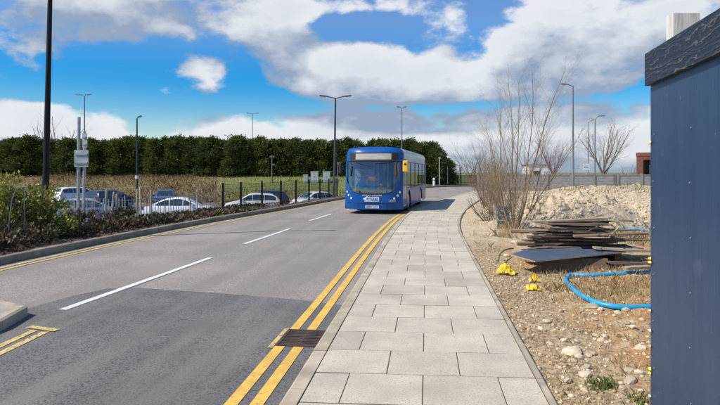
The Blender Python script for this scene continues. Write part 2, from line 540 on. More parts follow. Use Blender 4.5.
# ---- footpath of 600 mm slabs
path = tag(MB().grid([[(p[0] - .0, p[1], -.0065) for p in PR], [(p[0], p[1], -.0065) for p in PL]]).build('footpath', joint_m), 'footpath of pale concrete slabs curving right', 'footpath', kind='structure')
MID = (PL + PR) / 2
SM = arclen(MID)
def pathpt(s, t):
    s = s + (t - .5) * 1.79 * .045
    a = np.array([np.interp(s, SM, PL[:, 0]), np.interp(s, SM, PL[:, 1])])
    b = np.array([np.interp(s, SM, PR[:, 0]), np.interp(s, SM, PR[:, 1])])
    return a * (1 - t) + b * t
far = MB()
gap, gy = .0032, .0095
s0 = 6.0 + 3.96 - .6 * 10 + .02      # a course joint falls at y = 3.96
k = 0
s = s0
while s + .6 < SM[-1] - .3:
    js = [0, .162, .497, .832, 1] if k % 2 == 0 else [0, .33, .665, 1]
    for i in range(len(js) - 1):
        t0 = js[i] + (gap / 1.79 if i else 0.002)
        t1 = js[i + 1] - (gap / 1.79 if i < len(js) - 2 else 0.002)
        q = [pathpt(s + gy, t0), pathpt(s + gy, t1), pathpt(s + .6 - gy, t1), pathpt(s + .6 - gy, t0)]
        c = sum(q) / 4
        dz = [random.uniform(-.0022, .0022) for _ in range(4)]
        mid = random.uniform(-.0015, .0015)
        if s < 6 + 22:
            b = .006
            cc = [p - c for p in q]
            ins = [p * (1 - b / np.linalg.norm(p)) for p in cc]
            mb = MB().add([(p[0], p[1], -.045) for p in cc] + [(p[0], p[1], mid + dz[n] - .004) for n, p in enumerate(cc)] + [(p[0], p[1], mid + dz[n]) for n, p in enumerate(ins)],
                          [(8, 9, 10, 11)] + [(n, (n + 1) % 4, 4 + (n + 1) % 4, 4 + n) for n in range(4)] + [(4 + n, 4 + (n + 1) % 4, 8 + (n + 1) % 4, 8 + n) for n in range(4)])
            o = mb.build('slab', slab_m, path)
            o.location = (c[0], c[1], 0)
        else:
            far.add([(p[0], p[1], -.04) for p in q] + [(p[0], p[1], mid + dz[n]) for n, p in enumerate(q)],
                    [(4, 5, 6, 7)] + [(n, (n + 1) % 4, 4 + (n + 1) % 4, 4 + n) for n in range(4)])
    s += .6
    k += 1
o = far.build('distant_slabs', slab_far, path); o['kind'] = 'stuff'

def kerb_run(parent, C, w, ztop, zbot, s0, s1, unit, s_obj, mtl, name, chamfer=.012, side=1):
    """kerb stones along curve C (their inner edge), width w to the left of travel if side<0"""
    O = offset_curve(C, w * side)
    L1 = arclen(C)
    rest = MB()
    s = s0
    while s + unit < s1:
        e = .003
        ss = np.array([s + e, s + unit - e])
        a = np.stack([np.interp(ss, L1, C[:, 0]), np.interp(ss, L1, C[:, 1])], 1)
        b = np.stack([np.interp(ss, L1, O[:, 0]), np.interp(ss, L1, O[:, 1])], 1)
        c = (a[0] + a[1] + b[0] + b[1]) / 4
        h = random.uniform(-.003, .003)
        near = s < s_obj
        oo = c if near else np.zeros(2)
        V = []
        for i in (0, 1):
            A_, B_ = a[i] - oo, b[i] - oo
            Bc = B_ + (A_ - B_) * min(.25, chamfer * 1.6 / w)
            V += [(*A_, zbot), (*A_, ztop + h), (*Bc, ztop + h), (*B_, ztop + h - chamfer), (*B_, zbot)]
        F = [(i, i + 1, i + 6, i + 5) for i in range(4)] + [(0, 4, 3, 2, 1), (5, 6, 7, 8, 9)]
        if side < 0:
            F = [f_[::-1] for f_ in F]
        if near:
            o = MB().add(V, F).build(name, mtl, parent); o.location = (c[0], c[1], 0)
        else:
            rest.add(V, F)
        s += unit
    if rest.v:
        o = rest.build('distant_' + name + 's', mtl, parent); o['kind'] = 'stuff'
kerb = tag(MB().grid([[(p[0], p[1], ROAD_Z - .02) for p in PL], [(p[0], p[1], ROAD_Z - .02) for p in ROADR]]).build('kerb', joint_m), 'concrete kerb between footpath and road', 'kerb', kind='structure')
kerb_run(kerb, offset_curve(PL, -.004), .128, .006, ROAD_Z - .015, 6.5, arclen(PL)[-1], .915, 6 + 24, kerb_m, 'kerb_stone', side=-1)
edge = tag(MB().grid([[(p[0], p[1], -.10) for p in offset_curve(PR, .056)], [(p[0], p[1], -.10) for p in PR]]).build('path_edging', joint_m), 'thin concrete edging between footpath and waste ground', 'edging', kind='structure')
kerb_run(edge, offset_curve(PR, .004), .05, .014, -.12, 6.0, arclen(PR)[-1], .915, 6 + 24, kerb_m, 'edging_stone', chamfer=.006, side=1)
lk = tag(MB().grid([[(p[0], p[1], ROAD_Z - .03) for p in LKC], [(p[0], p[1], ROAD_Z - .03) for p in offset_curve(LKC, -.14)]]).build('kerb', joint_m), 'concrete kerb along the planted left verge', 'kerb', kind='structure')
kerb_run(lk, offset_curve(LKC, -.135), .13, .035, ROAD_Z - .02, 8, arclen(LKC)[-1], .915, 40, kerb_old, 'kerb_stone', side=1)

# ---- left verge, car park and bank as one sheet that follows the kerb
isl = mat('island_paving', (.34, .32, .28), .9, col2=(.27, .25, .22), scale=3, bump=.3, bscale=50)
SO = np.concatenate([np.linspace(.13, 6, 25), np.linspace(6.5, 30, 36), np.linspace(31, 120, 60)])
LD = sub(LKC, 0, arclen(LKC)[-1], .8)
T = np.gradient(LD, axis=0); T /= np.linalg.norm(T, axis=1)[:, None]
NL = np.stack([-T[:, 1], T[:, 0]], 1)
V, zone = [], []
for s in SO:
    P = LD + NL * s
    for i in range(len(P)):
        x, y = P[i]
        z = float(ground_left_z(x, y, s))
        z += .05 * mnoise.noise((x * .7, y * .7, 0)) * min(1, s / 2)
        V.append((x, y, z))
        d = depth(x, y)
        zone.append((float(1 - sstep(2.2, 3.6, s)), float(sstep(52, 56, d) if x < -2 else 1.0), float(1 - sstep(205, 240, 360 + FPX * (x * CA + y * SA) / max(d, 1)))))
nn = len(LD)
F = [(j * nn + i + 1, j * nn + i, (j + 1) * nn + i, (j + 1) * nn + i + 1) for j in range(len(SO) - 1) for i in range(nn - 1)]
verge_m = bpy.data.materials.new('verge'); verge_m.use_nodes = True
t = verge_m.node_tree; b = t.nodes['Principled BSDF']; b.inputs['Roughness'].default_value = .95
at = N(t, 'ShaderNodeAttribute', attribute_name='zone')
sp = N(t, 'ShaderNodeSeparateXYZ'); t.links.new(at.outputs['Vector'], sp.inputs[0])
tcn = N(t, 'ShaderNodeTexCoord')
def tnoise(sc, de=5):
    n = N(t, 'ShaderNodeTexNoise'); n.inputs['Scale'].default_value = sc; n.inputs['Detail'].default_value = de
    t.links.new(tcn.outputs['Object'], n.inputs['Vector']); return n.outputs[0]
def tmix(f, a, b_):
    n = N(t, 'ShaderNodeMix', data_type='RGBA'); t.links.new(f, n.inputs[0])
    for i, c in ((6, a), (7, b_)):
        if isinstance(c, tuple): n.inputs[i].default_value = (*c, 1)
        else: t.links.new(c, n.inputs[i])
    return n.outputs[2]
tar = tmix(mapr(tnoise(.7), .35, .65, tree=t), (.13, .13, .13), (.09, .09, .09))
grs = tmix(mapr(tnoise(.35), .35, .65, tree=t), (.13, .175, .04), (.17, .17, .06))
brn = tmix(mapr(tnoise(.35), .35, .65, tree=t), (.16, .14, .055), (.24, .165, .085))
grs = tmix(sp.outputs[2], grs, brn)
soi = tmix(mapr(tnoise(3), .35, .65, tree=t), (.09, .065, .04), (.05, .038, .026))
cur = tmix(sp.outputs[1], tar, grs)
cur = tmix(sp.outputs[0], cur, soi)
t.links.new(cur, b.inputs['Base Color'])
bp = N(t, 'ShaderNodeBump'); bp.inputs['Strength'].default_value = .6; bp.inputs['Distance'].default_value = .05
t.links.new(tnoise(9), bp.inputs['Height']); t.links.new(bp.outputs[0], b.inputs['Normal'])
o = npmesh('verge', V, F, verge_m, smooth=True)
a_ = o.data.attributes.new('zone', 'FLOAT_VECTOR', 'POINT')
a_.data.foreach_set('vector', np.array(zone, dtype=np.float32).ravel())
tag(o, 'planted verge dropping to the car park and rising to a grass bank', 'verge', kind='structure')

# ---- traffic island nose at the lower left
ctrl = [(-4.85, -4), (-4.85, 3), (-4.85, 5.8), (-4.93, 6.15), (-5.2, 6.4), (-5.7, 6.48), (-6.1, 6.3), (-6.27, 5.8), (-6.27, 3), (-6.27, -4)]
ti = tag(MB().prism([(p[0], p[1]) for p in catmull(ctrl, .1)], -.2, -.004).build('traffic_island', isl),
         'grey kerbed traffic island nose at the lower left', 'traffic island', kind='structure')
kerb_run(ti, catmull(ctrl, .1), .13, .015, ROAD_Z - .02, .1, 23, .6, 99, kerb_m, 'kerb_stone', chamfer=.02, side=1)

# ---- waste ground on the right, one fine sheet from the path edging outwards
HEAPS = [(W(568, 190, 18.0), .80, 2.6, 2.0), (W(612, 190, 19.5), .55, 3.0, 2.2), (W(500, 200, 24), .2, 1.6, 2.5)]
def waste_z(x, y):
    s = x - float(prx(y))
    n1 = mnoise.fractal((x * .55, y * .55, 3.3), 1.0, 2.0, 4)
    n2 = mnoise.fractal((x * 3.1, y * 3.1, 1.1), .9, 2.0, 4)
    z = -.045 + (.05 * n1 + .028 * n2) * min(1.0, .25 + s * .6)
    bank = float(sstep(20, 40, y) * sstep(2.0, 7.0, s))
    z += bank * (.62 + .10 * n1 + .16 * n2)
    for (c, h, rx, ry) in HEAPS:
        q = ((x - c.x) / rx) ** 2 + ((y - c.y) / ry) ** 2
        if q < 1:
            z += h * (1 - q) ** 1.5 * (1 + .2 * n1 + .3 * n2)
    z += .10 * math.exp(-((x - 2.9) ** 2 / .5 + (y - 5.6) ** 2 / 1.2)) * (1 + n2)
    return z
ss_ = np.concatenate([np.arange(.055, 4.0, .045), np.arange(4.0, 10, .12), np.arange(10, 26, .5), np.arange(26, 120, 6)])
ys_ = np.concatenate([np.arange(-2, 2, .4), np.arange(2, 11, .045), np.arange(11, 24, .10), np.arange(24, 60, .45), np.arange(60, 62.1, 1)])
V = []
for y in ys_:
    e = float(prx(y))
    for s in ss_:
        V.append((e + s, y, waste_z(e + s, y) if s < 40 and y < 62 else -.05 + .6 * float(sstep(20, 40, y))))
n = len(ss_)
F = [(j * n + i, j * n + i + 1, (j + 1) * n + i + 1, (j + 1) * n + i) for j in range(len(ys_) - 1) for i in range(n - 1)]
wm = bpy.data.materials.new('waste_ground'); wm.use_nodes = True
t = wm.node_tree; b = t.nodes['Principled BSDF']; b.inputs['Roughness'].default_value = .95; b.inputs['Specular IOR Level'].default_value = .2
tcn = N(t, 'ShaderNodeTexCoord')
geo = N(t, 'ShaderNodeSeparateXYZ'); t.links.new(tcn.outputs['Object'], geo.inputs[0])
base = tmix(mapr(tnoise(.8, 6), .38, .62, tree=t), (.42, .29, .15), (.36, .18, .07))
base = tmix(mapr(tnoise(2.2, 6), .48, .66, tree=t), base, (.46, .37, .235))
base = tmix(mapr(tnoise(14, 5), .52, .68, tree=t), base, (.17, .115, .06))
base = tmix(mapr(tnoise(38, 4), .58, .70, tree=t), base, (.62, .52, .36))
chalk = tmix(mapr(tnoise(7, 6), .40, .60, tree=t), (.58, .475, .335), (.44, .35, .24))
chalk = tmix(mapr(tnoise(26, 4), .58, .72, tree=t), chalk, (.40, .33, .23))
near = tmix(mapr(tnoise(18, 5), .42, .62, tree=t), (.44, .34, .205), (.23, .17, .10))
xw = M1('ADD', geo.outputs[0], M1('MULTIPLY', tnoise(1.6, 5), 1.4), tree=t)
base = tmix(mapr(xw, 1.95, 2.45, tree=t), near, base)
base = tmix(mapr(geo.outputs[1], 12, 15.5, tree=t), base, chalk)
t.links.new(base, b.inputs['Base Color'])
bp = N(t, 'ShaderNodeBump'); bp.inputs['Strength'].default_value = .9; bp.inputs['Distance'].default_value = .03
t.links.new(tnoise(24, 7), bp.inputs['Height']); t.links.new(bp.outputs[0], b.inputs['Normal'])
tag(npmesh('waste_ground', V, F, wm, smooth=True), 'bare stony waste ground with spoil heaps beside the footpath', 'waste ground', kind='structure')

# ================================================================== bus
bus_blue = mat('bus_blue_paint', (.004, .088, .335), .32, col2=(.004, .078, .30), scale=2, coat=.15, spec=.25)
weather(bus_blue, (1, 1, 1), 1.3, .45, .7, (.02, .085, .27), .5, 6)
bus_navy = mat('bus_navy_paint', (.013, .03, .12), .3, scale=2, coat=.5)
bus_roof = mat('bus_roof_panel', (.20, .26, .33), .35, scale=1.5, coat=.3)
bus_grey = mat('bus_grey_interior', (.55, .57, .58), .6, scale=6)
seat_blue = mat('seat_moquette', (.035, .055, .13), .9, col2=(.10, .05, .07), scale=30)
display_m = mat('display_panel', (.40, .37, .32), .35, col2=(.50, .47, .42), scale=5, stretch=(1, 1, 8))
pole_white = mat('grab_pole', (.7, .72, .7), .35, scale=5)
mirror_yellow = mat('mirror_yellow', (.85, .50, .02), .4, col2=(.78, .45, .02), scale=4)
white_decal = mat('white_decal', (.82, .84, .86), .45, scale=5)
glass_bus = glass('bus_glass', (.70, .76, .80), 2.6, .11)
glass_side = glass('bus_side_glass', (.50, .55, .57), 1.1, .06)
glass_car = mat('car_glass', (.025, .033, .04), .05, scale=4, spec=.9, coat=1.0)

BUSL, HW = 10.4, 1.25
bus = thing('bus', 'blue single-deck bus coming towards the camera on the road', 'bus', (-2.29, 23.2, ROAD_Z), -R(5.3))
SK = .20                                      # skirt height
def Fy(x, z):
    a = abs(x) / HW
    y = .40 * a ** 3.4
    y += .30 * float(sstep(.9, 2.9, z)) * 1.0
    y += .05 * float(sstep(.55, .2, z)) if z < .55 else 0
    if z > 2.55:
        y += .22 * ((z - 2.55) / .32) ** 2
    return y
def zb(x):                                    # lower edge of the windscreen
    a = abs(x) / 1.17
    return .86 + .10 * a ** 2 + .62 * a ** 7
def ztop(x):                                  # roof outline
    a = abs(x)
    if a > HW - .30:
        q = (a - (HW - .30)) / .30
        return 2.52 + .30 * math.sqrt(max(0, 1 - q * q))
    return 2.82 + .04 * (1 - (a / (HW - .3)) ** 2)
ZT = 2.24                                     # top of the windscreen
xs = [-HW + .0, -1.235, -1.205, -1.17] + list(np.linspace(-1.12, 1.12, 33)) + [1.17, 1.205, 1.235, HW]
body = MB()
def col_pts(x, z0, z1, n, dy=0.0):
    return [(x, Fy(x, z0 + (z1 - z0) * k / n) + dy, z0 + (z1 - z0) * k / n) for k in range(n + 1)]
wscr = MB()
rows_low = [col_pts(x, SK, min(zb(x), ZT - .2) if abs(x) <= 1.17 else zb(1.17), 10) for x in xs]
body.grid([[r[k] for r in rows_low] for k in range(11)])
rows_top = [col_pts(x, ZT, ztop(x), 9) for x in xs]
body.grid([[r[k] for r in rows_top] for k in range(10)])
mid = [i for i, x in enumerate(xs) if abs(x) <= 1.171]
rows_w = [col_pts(xs[i], zb(xs[i]), ZT, 14, .006) for i in mid]
wscr.grid([[r[k] for r in rows_w] for k in range(15)])
for sgn in (-1, 1):                           # windscreen pillars
    px = [x for x in xs if x * sgn >= 1.169]
    rw = [col_pts(x, zb(1.17), ZT, 14) for x in px]
    body.grid([[r[k] for r in rw] for k in range(15)])
def zone_side(sgn):
    X = sgn * HW
    yf = lambda z: Fy(HW, z)
    # lower panel with wheel arches
    def arch(yc):
        return [(X, yc - .56 * math.cos(math.pi * k / 14), max(SK, .42 + .56 * math.sin(math.pi * k / 14) * .98) if 0 < k < 14 else SK) for k in range(15)]
    zl = 1.06
    y0 = 1.62 if sgn > 0 else yf(.6)
    bot = [(X, y0, SK)] + arch(2.55) + arch(7.75) + [(X, BUSL, SK)]
    top = [(X, BUSL, zl), (X, y0, zl)]
    body.add(bot + top, [tuple(range(len(bot) + 2))])
    if sgn > 0:                               # strip ahead of the door
        r0 = [(X, yf(z), z) for z in np.linspace(SK, zb(1.17), 8)] 
        r0 = [(X, yf(z), z) for z in np.linspace(SK, ZT, 12)]
        r1 = [(X, .70 + .0 * p[2], p[2]) for p in r0]
        body.grid([r0, r1])
    # window band
    wins = ([(1.75, 3.1), (3.22, 4.85), (4.97, 6.6), (6.72, 8.35), (8.47, 9.7)] if sgn > 0 else [(.95, 1.75), (1.9, 3.3), (3.42, 4.85), (4.97, 6.6), (6.72, 8.35), (8.47, 9.7)])
    prev_top, prev_bot = (yf(ZT), yf(zl)) if sgn < 0 else (1.62, 1.62)
    for (a, b_) in wins + [(BUSL, BUSL)]:
        body.add([(X, prev_bot, zl), (X, a, zl), (X, a, ZT), (X, prev_top, ZT)], [(0, 1, 2, 3)])
        prev_top = prev_bot = b_
    for (a, b_) in wins:
        g = MB().add([(X - .008 * sgn, a, zl), (X - .008 * sgn, b_, zl), (X - .008 * sgn, b_, ZT), (X - .008 * sgn, a, ZT)], [(0, 1, 2, 3)])
        wo = g.build('side_window', glass_side, bus)
        fr = MB()
        for (q0, q1, r0_, r1_) in ((a, b_, zl, zl + .03), (a, b_, ZT - .03, ZT), (a, a + .03, zl + .03, ZT - .03), (b_ - .03, b_, zl + .03, ZT - .03), (a + .03, b_ - .03, 1.86, 1.88)):
            fr.box(min(X + .004 * sgn, X - .03 * sgn), max(X + .004 * sgn, X - .03 * sgn), q0, q1, r0_, r1_)
        fr.build('window_frame', dark_inner, wo)
for sgn in (-1, 1):
    zone_side(sgn)
body.build('body', bus_blue, bus, True)
# cove and roof: from window tops up, over and down
roofp = []
for x, z in [(HW, ZT), (HW, 2.38), (HW, 2.52)] + [(x, ztop(x)) for x in np.linspace(HW - .001, -HW + .001, 41)] + [(-HW, 2.52), (-HW, 2.38), (-HW, ZT)]:
    roofp.append((x, z))
ro = MB()
ro.grid([[(x, Fy(x, z), z) for x, z in roofp], [(x, 1.2, z) for x, z in roofp], [(x, 5.5, z) for x, z in roofp], [(x, BUSL - .25, z) for x, z in roofp],
         [(x * .97, BUSL, z - .05) for x, z in roofp]])
ro.add([(x * .97, BUSL, z - .05) for x, z in roofp], [tuple(range(len(roofp)))])
ro.build('roof', bus_roof, bus, True)
MB().add([(-HW * .97, BUSL, SK), (HW * .97, BUSL, SK), (HW * .97, BUSL, 2.2), (-HW * .97, BUSL, 2.2)], [(0, 1, 2, 3)]).build('rear_panel', bus_navy, bus)
ws = wscr.build('windscreen', glass_bus, bus, True)
# rubber seal around the windscreen
seal = MB()
edge_pts = [(xs[i], zb(xs[i])) for i in mid] + [(1.17, z) for z in np.linspace(zb(1.17), ZT, 8)[1:]] + [(xs[i], ZT) for i in mid[::-1]] + [(-1.17, z) for z in np.linspace(ZT, zb(1.17), 8)[1:]]
seal.tube([(x, Fy(x, z) - .004, z) for x, z in edge_pts], .018, 5)
seal.build('seal', black_rubber, ws)
# destination box above the windscreen
db = MB(); dcols = [x for x in xs if abs(x) <= 1.1]
rw = [[(x, Fy(x, z) - .012, z) for z in np.linspace(ZT + .03, 2.60, 7)] for x in dcols]
db.grid([[r[k] for r in rw] for k in range(7)])
dbo = db.build('destination_box', dark_inner, bus, True)
rw = [[(x, Fy(x, z) - .020, z) for z in np.linspace(2.31, 2.56, 5)] for x in [x for x in xs if -.80 <= x <= .84]]
MB().grid([[r[k] for r in rw] for k in range(5)]).build('display', display_m, dbo, True)
# wipers
wp = MB()
for (xa, xb_, za, zb__) in ((-.75, .05, 2.2, 1.98), (.1, .85, 2.14, 2.2)):
    wp.tube([(xa + (xb_ - xa) * k / 6, Fy(xa + (xb_ - xa) * k / 6, za) - .03, za + (zb__ - za) * k / 6) for k in range(7)], .018, 5)
wp.build('wiper', black_rubber, ws)
# lights, plate, logo, fleet number
for sgn in (-1, 1):
    for (x, z, r) in ((1.13, .93, .055), (1.05, .79, .05), (.92, .67, .05)):
        p = Vector((sgn * x, Fy(x, z), z))
        nrm = Vector((-(Fy(sgn * x + .01, z) - Fy(sgn * x - .01, z)) / .02, 1, -(Fy(x, z + .01) - Fy(x, z - .01)) / .02)).normalized()
        h = MB().tube([p - nrm * .022, p - nrm * .012, p + nrm * .02], [r * .75, r, r], 12).build('headlight', lamp_lens, bus, True)
        MB().tube([p - nrm * .010, p + nrm * .02], [r + .014, r + .018], 12).build('bezel', dark_inner, h)
pl = MB(); rw = [[(x, Fy(x, z) - .014, z) for z in (.255, .375)] for x in np.linspace(-.29, .29, 9)]
pl.grid([[r[k] for r in rw] for k in range(2)])
plo = pl.build('number_plate', white_decal, bus)
def marks(x0, x1, z0, z1, n, mtl, parent, seed, dy=.008, gap_at=()):
    """lettering too small to read in the photograph: a row of uneven letter strokes"""
    rr = random.Random(seed); mb = MB(); w_ = (x1 - x0) / n
    for i in range(n):
        if i in gap_at: continue
        xa, xb_ = x0 + i * w_ + w_ * .12, x0 + (i + 1) * w_ - w_ * .12
        za, zc = z0, z1 - (z1 - z0) * rr.choice((0, 0, .3))
        t_ = w_ * .20
        cells = [(xa, xa + t_, za, zc)]
        if rr.random() < .6: cells.append((xb_ - t_, xb_, za, zc))
        cells.append((xa + t_, xb_ - t_, *((zc - t_, zc) if rr.random() < .5 else (za, za + t_))))
        for (p_, q_, r_, u_) in cells:
            mb.add([(p_, Fy(p_, r_) - dy, r_), (q_, Fy(q_, r_) - dy, r_), (q_, Fy(q_, u_) - dy, u_), (p_, Fy(p_, u_) - dy, u_)], [(0, 1, 2, 3)])
    o_ = mb.build('lettering', mtl, parent); o_['kind'] = 'stuff'
marks(-.25, .25, .275, .355, 8, dark_inner, plo, 1, .018, (4,))
marks(.73, .97, .525, .625, 4, white_decal, bus, 2)
lg = MB()
for (x0, x1, z0, z1) in ((-.34, .30, .545, .57), (.27, .30, .57, .70), (-.20, .30, .70, .735), (-.20, -.05, .59, .63)):
    rw = [[(x, Fy(x, z) - .008, z) for z in (z0, z1)] for x in np.linspace(x0, x1, 7)]
    lg.grid([[r[k] for r in rw] for k in range(2)])
lg.add([(-.40, Fy(.4, .65) - .008, .65), (-.18, Fy(.2, .78) - .008, .55), (-.24, Fy(.24, .65) - .008, .65), (-.18, Fy(.2, .78) - .008, .78)], [(0, 1, 2, 3)])
lg.build('logo', white_decal, bus)
marks(-.16, .26, .605, .690, 9, white_decal, bus, 3)
marks(-.42, .42, .780, .825, 18, white_decal, bus, 4)
# panel seams across the front
for (zs_, x0, x1) in ((.475, -1.2, 1.2),):
    MB().tube([(x, Fy(x, zs_) - .001, zs_) for x in np.linspace(x0, x1, 31)], .008, 4).build('panel_seam', dark_inner, bus)
for sgn in (-1, 1):
    MB().tube([(sgn * .62, Fy(.62, z) - .001, z) for z in np.linspace(SK + .01, .475, 6)], .006, 4).build('panel_seam', dark_inner, bus)
for y in (3.16, 4.91, 6.66, 8.41):
    MB().box(HW - .002, HW + .003, y - .006, y + .006, .26, 1.04).build('panel_seam', dark_inner, bus)
# mirrors
mo = MB()
mo.tube([(1.27, .34, 2.28), (1.42, .12, 2.30), (1.44, .05, 2.2)], .022, 6)
mo.build('mirror_arm', dark_inner, bus)
mb = MB().box(1.30, 1.52, -.06, .10, 1.78, 2.26).build('mirror', mirror_yellow, bus)
bv = mb.modifiers.new('bevel', 'BEVEL'); bv.width = .05; bv.segments = 3
MB().tube([(1.41, -.067, 2.10), (1.41, -.05, 2.10)], .05, 12).build('badge', dark_inner, mb)
mo = MB(); mo.tube([(-1.27, .34, 2.25), (-1.40, .16, 2.22)], .02, 6); mo.build('mirror_arm', dark_inner, bus)
mb = MB().box(-1.46, -1.33, .06, .2, 1.72, 2.2).build('mirror', dark_inner, bus)
bv = mb.modifiers.new('bevel', 'BEVEL'); bv.width = .04; bv.segments = 2
# door, nearside front
for (a, b_) in ((.72, 1.155), (1.165, 1.60)):
    X = HW
    g = MB().add([(X - .012, a + .05, .36), (X - .012, b_ - .05, .36), (X - .012, b_ - .05, 2.16), (X - .012, a + .05, 2.16)], [(0, 1, 2, 3)])
    d = MB()
    for (q0, q1, r0_, r1_) in ((a, a + .05, .3, ZT - .002), (b_ - .05, b_, .3, ZT - .002), (a + .05, b_ - .05, .3, .36), (a + .05, b_ - .05, 2.16, ZT - .002)):
        d.box(X - .04, X - .002, q0, q1, r0_, r1_)
    do = d.build('door', pole_white, bus)
    g.build('pane', glass_side, do)
    MB().tube([(X - .05, a + .1, 1.3), (X - .05, b_ - .1, .9)], .014, 6).build('handle', mirror_yellow, do)
MB().box(HW - .05, HW, .55, 1.62, SK, .298).build('step', dark_inner, bus)
# interior
MB().box(-1.2, 1.2, .45, BUSL - .1, .30, .34).build('floor', bus_grey, bus)
MB().box(-1.17, 1.17, .95, BUSL - .1, 2.40, 2.43).build('ceiling', bus_grey, bus)
dm = MB(); dm.grid([[(x, Fy(x, .95) + .05, .80 + .07 * (abs(x) / 1.1) ** 2) for x in np.linspace(-1.1, 1.1, 9)], [(x, .75, 1.02) for x in np.linspace(-1.1, 1.1, 9)], [(x, .85, .6) for x in np.linspace(-1.1, 1.1, 9)]])
dm.build('dashboard', bus_grey, bus)
MB().tube([(-.62 + .22 * math.cos(a), .92 - .08 * math.sin(a), 1.12 + .2 * math.sin(a)) for a in np.linspace(0, 2 * math.pi, 17)], .018, 5, False).build('steering_wheel', black_rubber, bus)
for (x, y) in ((-.25, 1.75), (.35, 1.9), (.45, 3.2), (-.4, 3.6), (.4, 5.0), (-.4, 5.4)):
    MB().tube([(x, y, .34), (x, y, 2.4)], .02, 6).build('grab_pole', pole_white, bus)
MB().box(-1.15, -.25, 1.78, 1.82, .34, 1.9).build('cab_partition', bus_grey, bus)
sm_ = MB()
sm_.box(-.22, .22, -.02, .42, .40, .50); sm_.box(-.22, .22, .38, .47, .45, 1.10); sm_.box(-.03, .03, .1, .3, 0, .4)
sme = sm_.mesh('seat')
for yk in (3.5, 4.3, 5.1, 5.9, 6.7, 7.5, 8.3, 9.1):
    for x in (-.95, -.48, .48, .95):
        o = link('seat', sme, seat_blue, bus); o.location = (x, yk, .34 + (.2 if yk > 5.5 else 0))
o = link('seat', sme, dark_inner, bus); o.location = (-.68, 1.22, .45)
# the driver, seated behind the wheel: one continuous body
def skin_person(name, joints, edges, m, parent=None):
    me_ = bpy.data.meshes.new(name)
    me_.from_pydata([j[:3] for j in joints], edges, [])
    o_ = link(name, me_, m, parent)
    md = o_.modifiers.new('skin', 'SKIN')
    for i, j in enumerate(joints):
        sv = me_.skin_vertices[0].data[i]
        sv.radius = (j[3], j[3] * (j[4] if len(j) > 4 else 1))
        sv.use_root = (i == 0)
    sb = o_.modifiers.new('sub', 'SUBSURF'); sb.levels = 2; sb.render_levels = 2
    return o_
skin_tone = mat('skin', (.48, .29, .20), .6, scale=8)
shirt = mat('pale_shirt', (.30, .36, .45), .85, scale=12)
hair = mat('dark_hair', (.03, .022, .016), .7, scale=20)
dz, dy_ = .93, 1.38
drv = skin_person('person', [(0, 0, 0, .16, .7), (0, -.02, .25, .155, .7), (0, -.02, .46, .16, .62), (0, -.03, .58, .06), (0, -.05, .68, .085), (0, -.05, .79, .085),
    (.19, -.02, .46, .07), (.25, -.12, .24, .05), (.15, -.38, .26, .035), (.13, -.44, .27, .035), (-.19, -.02, .46, .07), (-.25, -.12, .24, .05), (-.15, -.38, .26, .035), (-.13, -.44, .27, .035),
    (.1, -.35, -.02, .085), (-.1, -.35, -.02, .085), (.1, -.42, -.40, .055), (-.1, -.42, -.40, .055)],
    [(0, 1), (1, 2), (2, 3), (3, 4), (4, 5), (2, 6), (6, 7), (7, 8), (8, 9), (2, 10), (10, 11), (11, 12), (12, 13), (0, 14), (0, 15), (14, 16), (15, 17)], shirt)
drv.matrix_world = Matrix.Translation(bus.location) @ Matrix.Rotation(bus.rotation_euler.z, 4, 'Z') @ Matrix.Translation((-.68, dy_, dz))
tag(drv, 'bus driver in a pale shirt seated at the wheel', 'person')
hd = MB()
for j in range(9):
    th = math.pi * j / 8
    for k_ in range(12):
        a = 2 * math.pi * k_ / 12
        hd.v.append((.078 * math.sin(th) * math.cos(a), -.05 + .095 * math.sin(th) * math.sin(a), .735 + .125 * math.cos(th)))
hd.f = [(j * 12 + k_, j * 12 + (k_ + 1) % 12, (j + 1) * 12 + (k_ + 1) % 12, (j + 1) * 12 + k_) for j in range(8) for k_ in range(12)]
for (ex, ez) in ((-.03, .745), (.03, .745)):
    hd.box(ex - .012, ex + .012, -.148, -.138, ez - .006, ez + .006)
hd.box(-.012, .012, -.163, -.14, .70, .74); hd.box(-.028, .028, -.146, -.135, .672, .68)
hd.build('head', skin_tone, drv, True)
hm = MB()
for j in range(5):
    th = math.pi * .5 * j / 4
    for k_ in range(12):
        a = 2 * math.pi * k_ / 12
        hm.v.append((.086 * math.sin(th) * math.cos(a), -.038 + .10 * math.sin(th) * math.sin(a), .755 + .115 * math.cos(th)))
hm.f = [(j * 12 + k_, j * 12 + (k_ + 1) % 12, (j + 1) * 12 + (k_ + 1) % 12, (j + 1) * 12 + k_) for j in range(4) for k_ in range(12)]
hm.build('hair', hair, drv, True)
# wheels
rim_m = mat('wheel_rim', (.55, .56, .57), .4, .5, scale=6)
def wheel(parent, x, y, r, wd, sgn):
    wo = MB().tube([(x - wd / 2, y, r), (x - wd / 2 + .03, y, r), (x + wd / 2 - .03, y, r), (x + wd / 2, y, r)], [r * .93, r, r, r * .93], 24).build('wheel', black_rubber, parent, True)
    xf = x + sgn * wd / 2
    MB().tube([(xf - sgn * .02, y, r), (xf + sgn * .006, y, r), (xf + sgn * .010, y, r), (xf - sgn * .03, y, r)], [r * .66, r * .64, r * .56, r * .3], 20).build('rim', rim_m, wo, True)
for sgn in (-1, 1):
    for y in (2.55, 7.75):
        wheel(bus, sgn * 1.07, y, .47, .28, sgn)
        wl = MB()
        pts = [(y - .6 * math.cos(math.pi * k / 10), .42 + .6 * math.sin(math.pi * k / 10)) for k in range(11)]
        wl.grid([[(sgn * 1.24, p, q) for p, q in pts], [(sgn * .8, p, q) for p, q in pts]])
        wl.build('wheel_arch', dark_inner, bus)
MB().box(-1.1, 1.1, .6, BUSL - .3, .26, .297).build('underframe', dark_inner, bus)

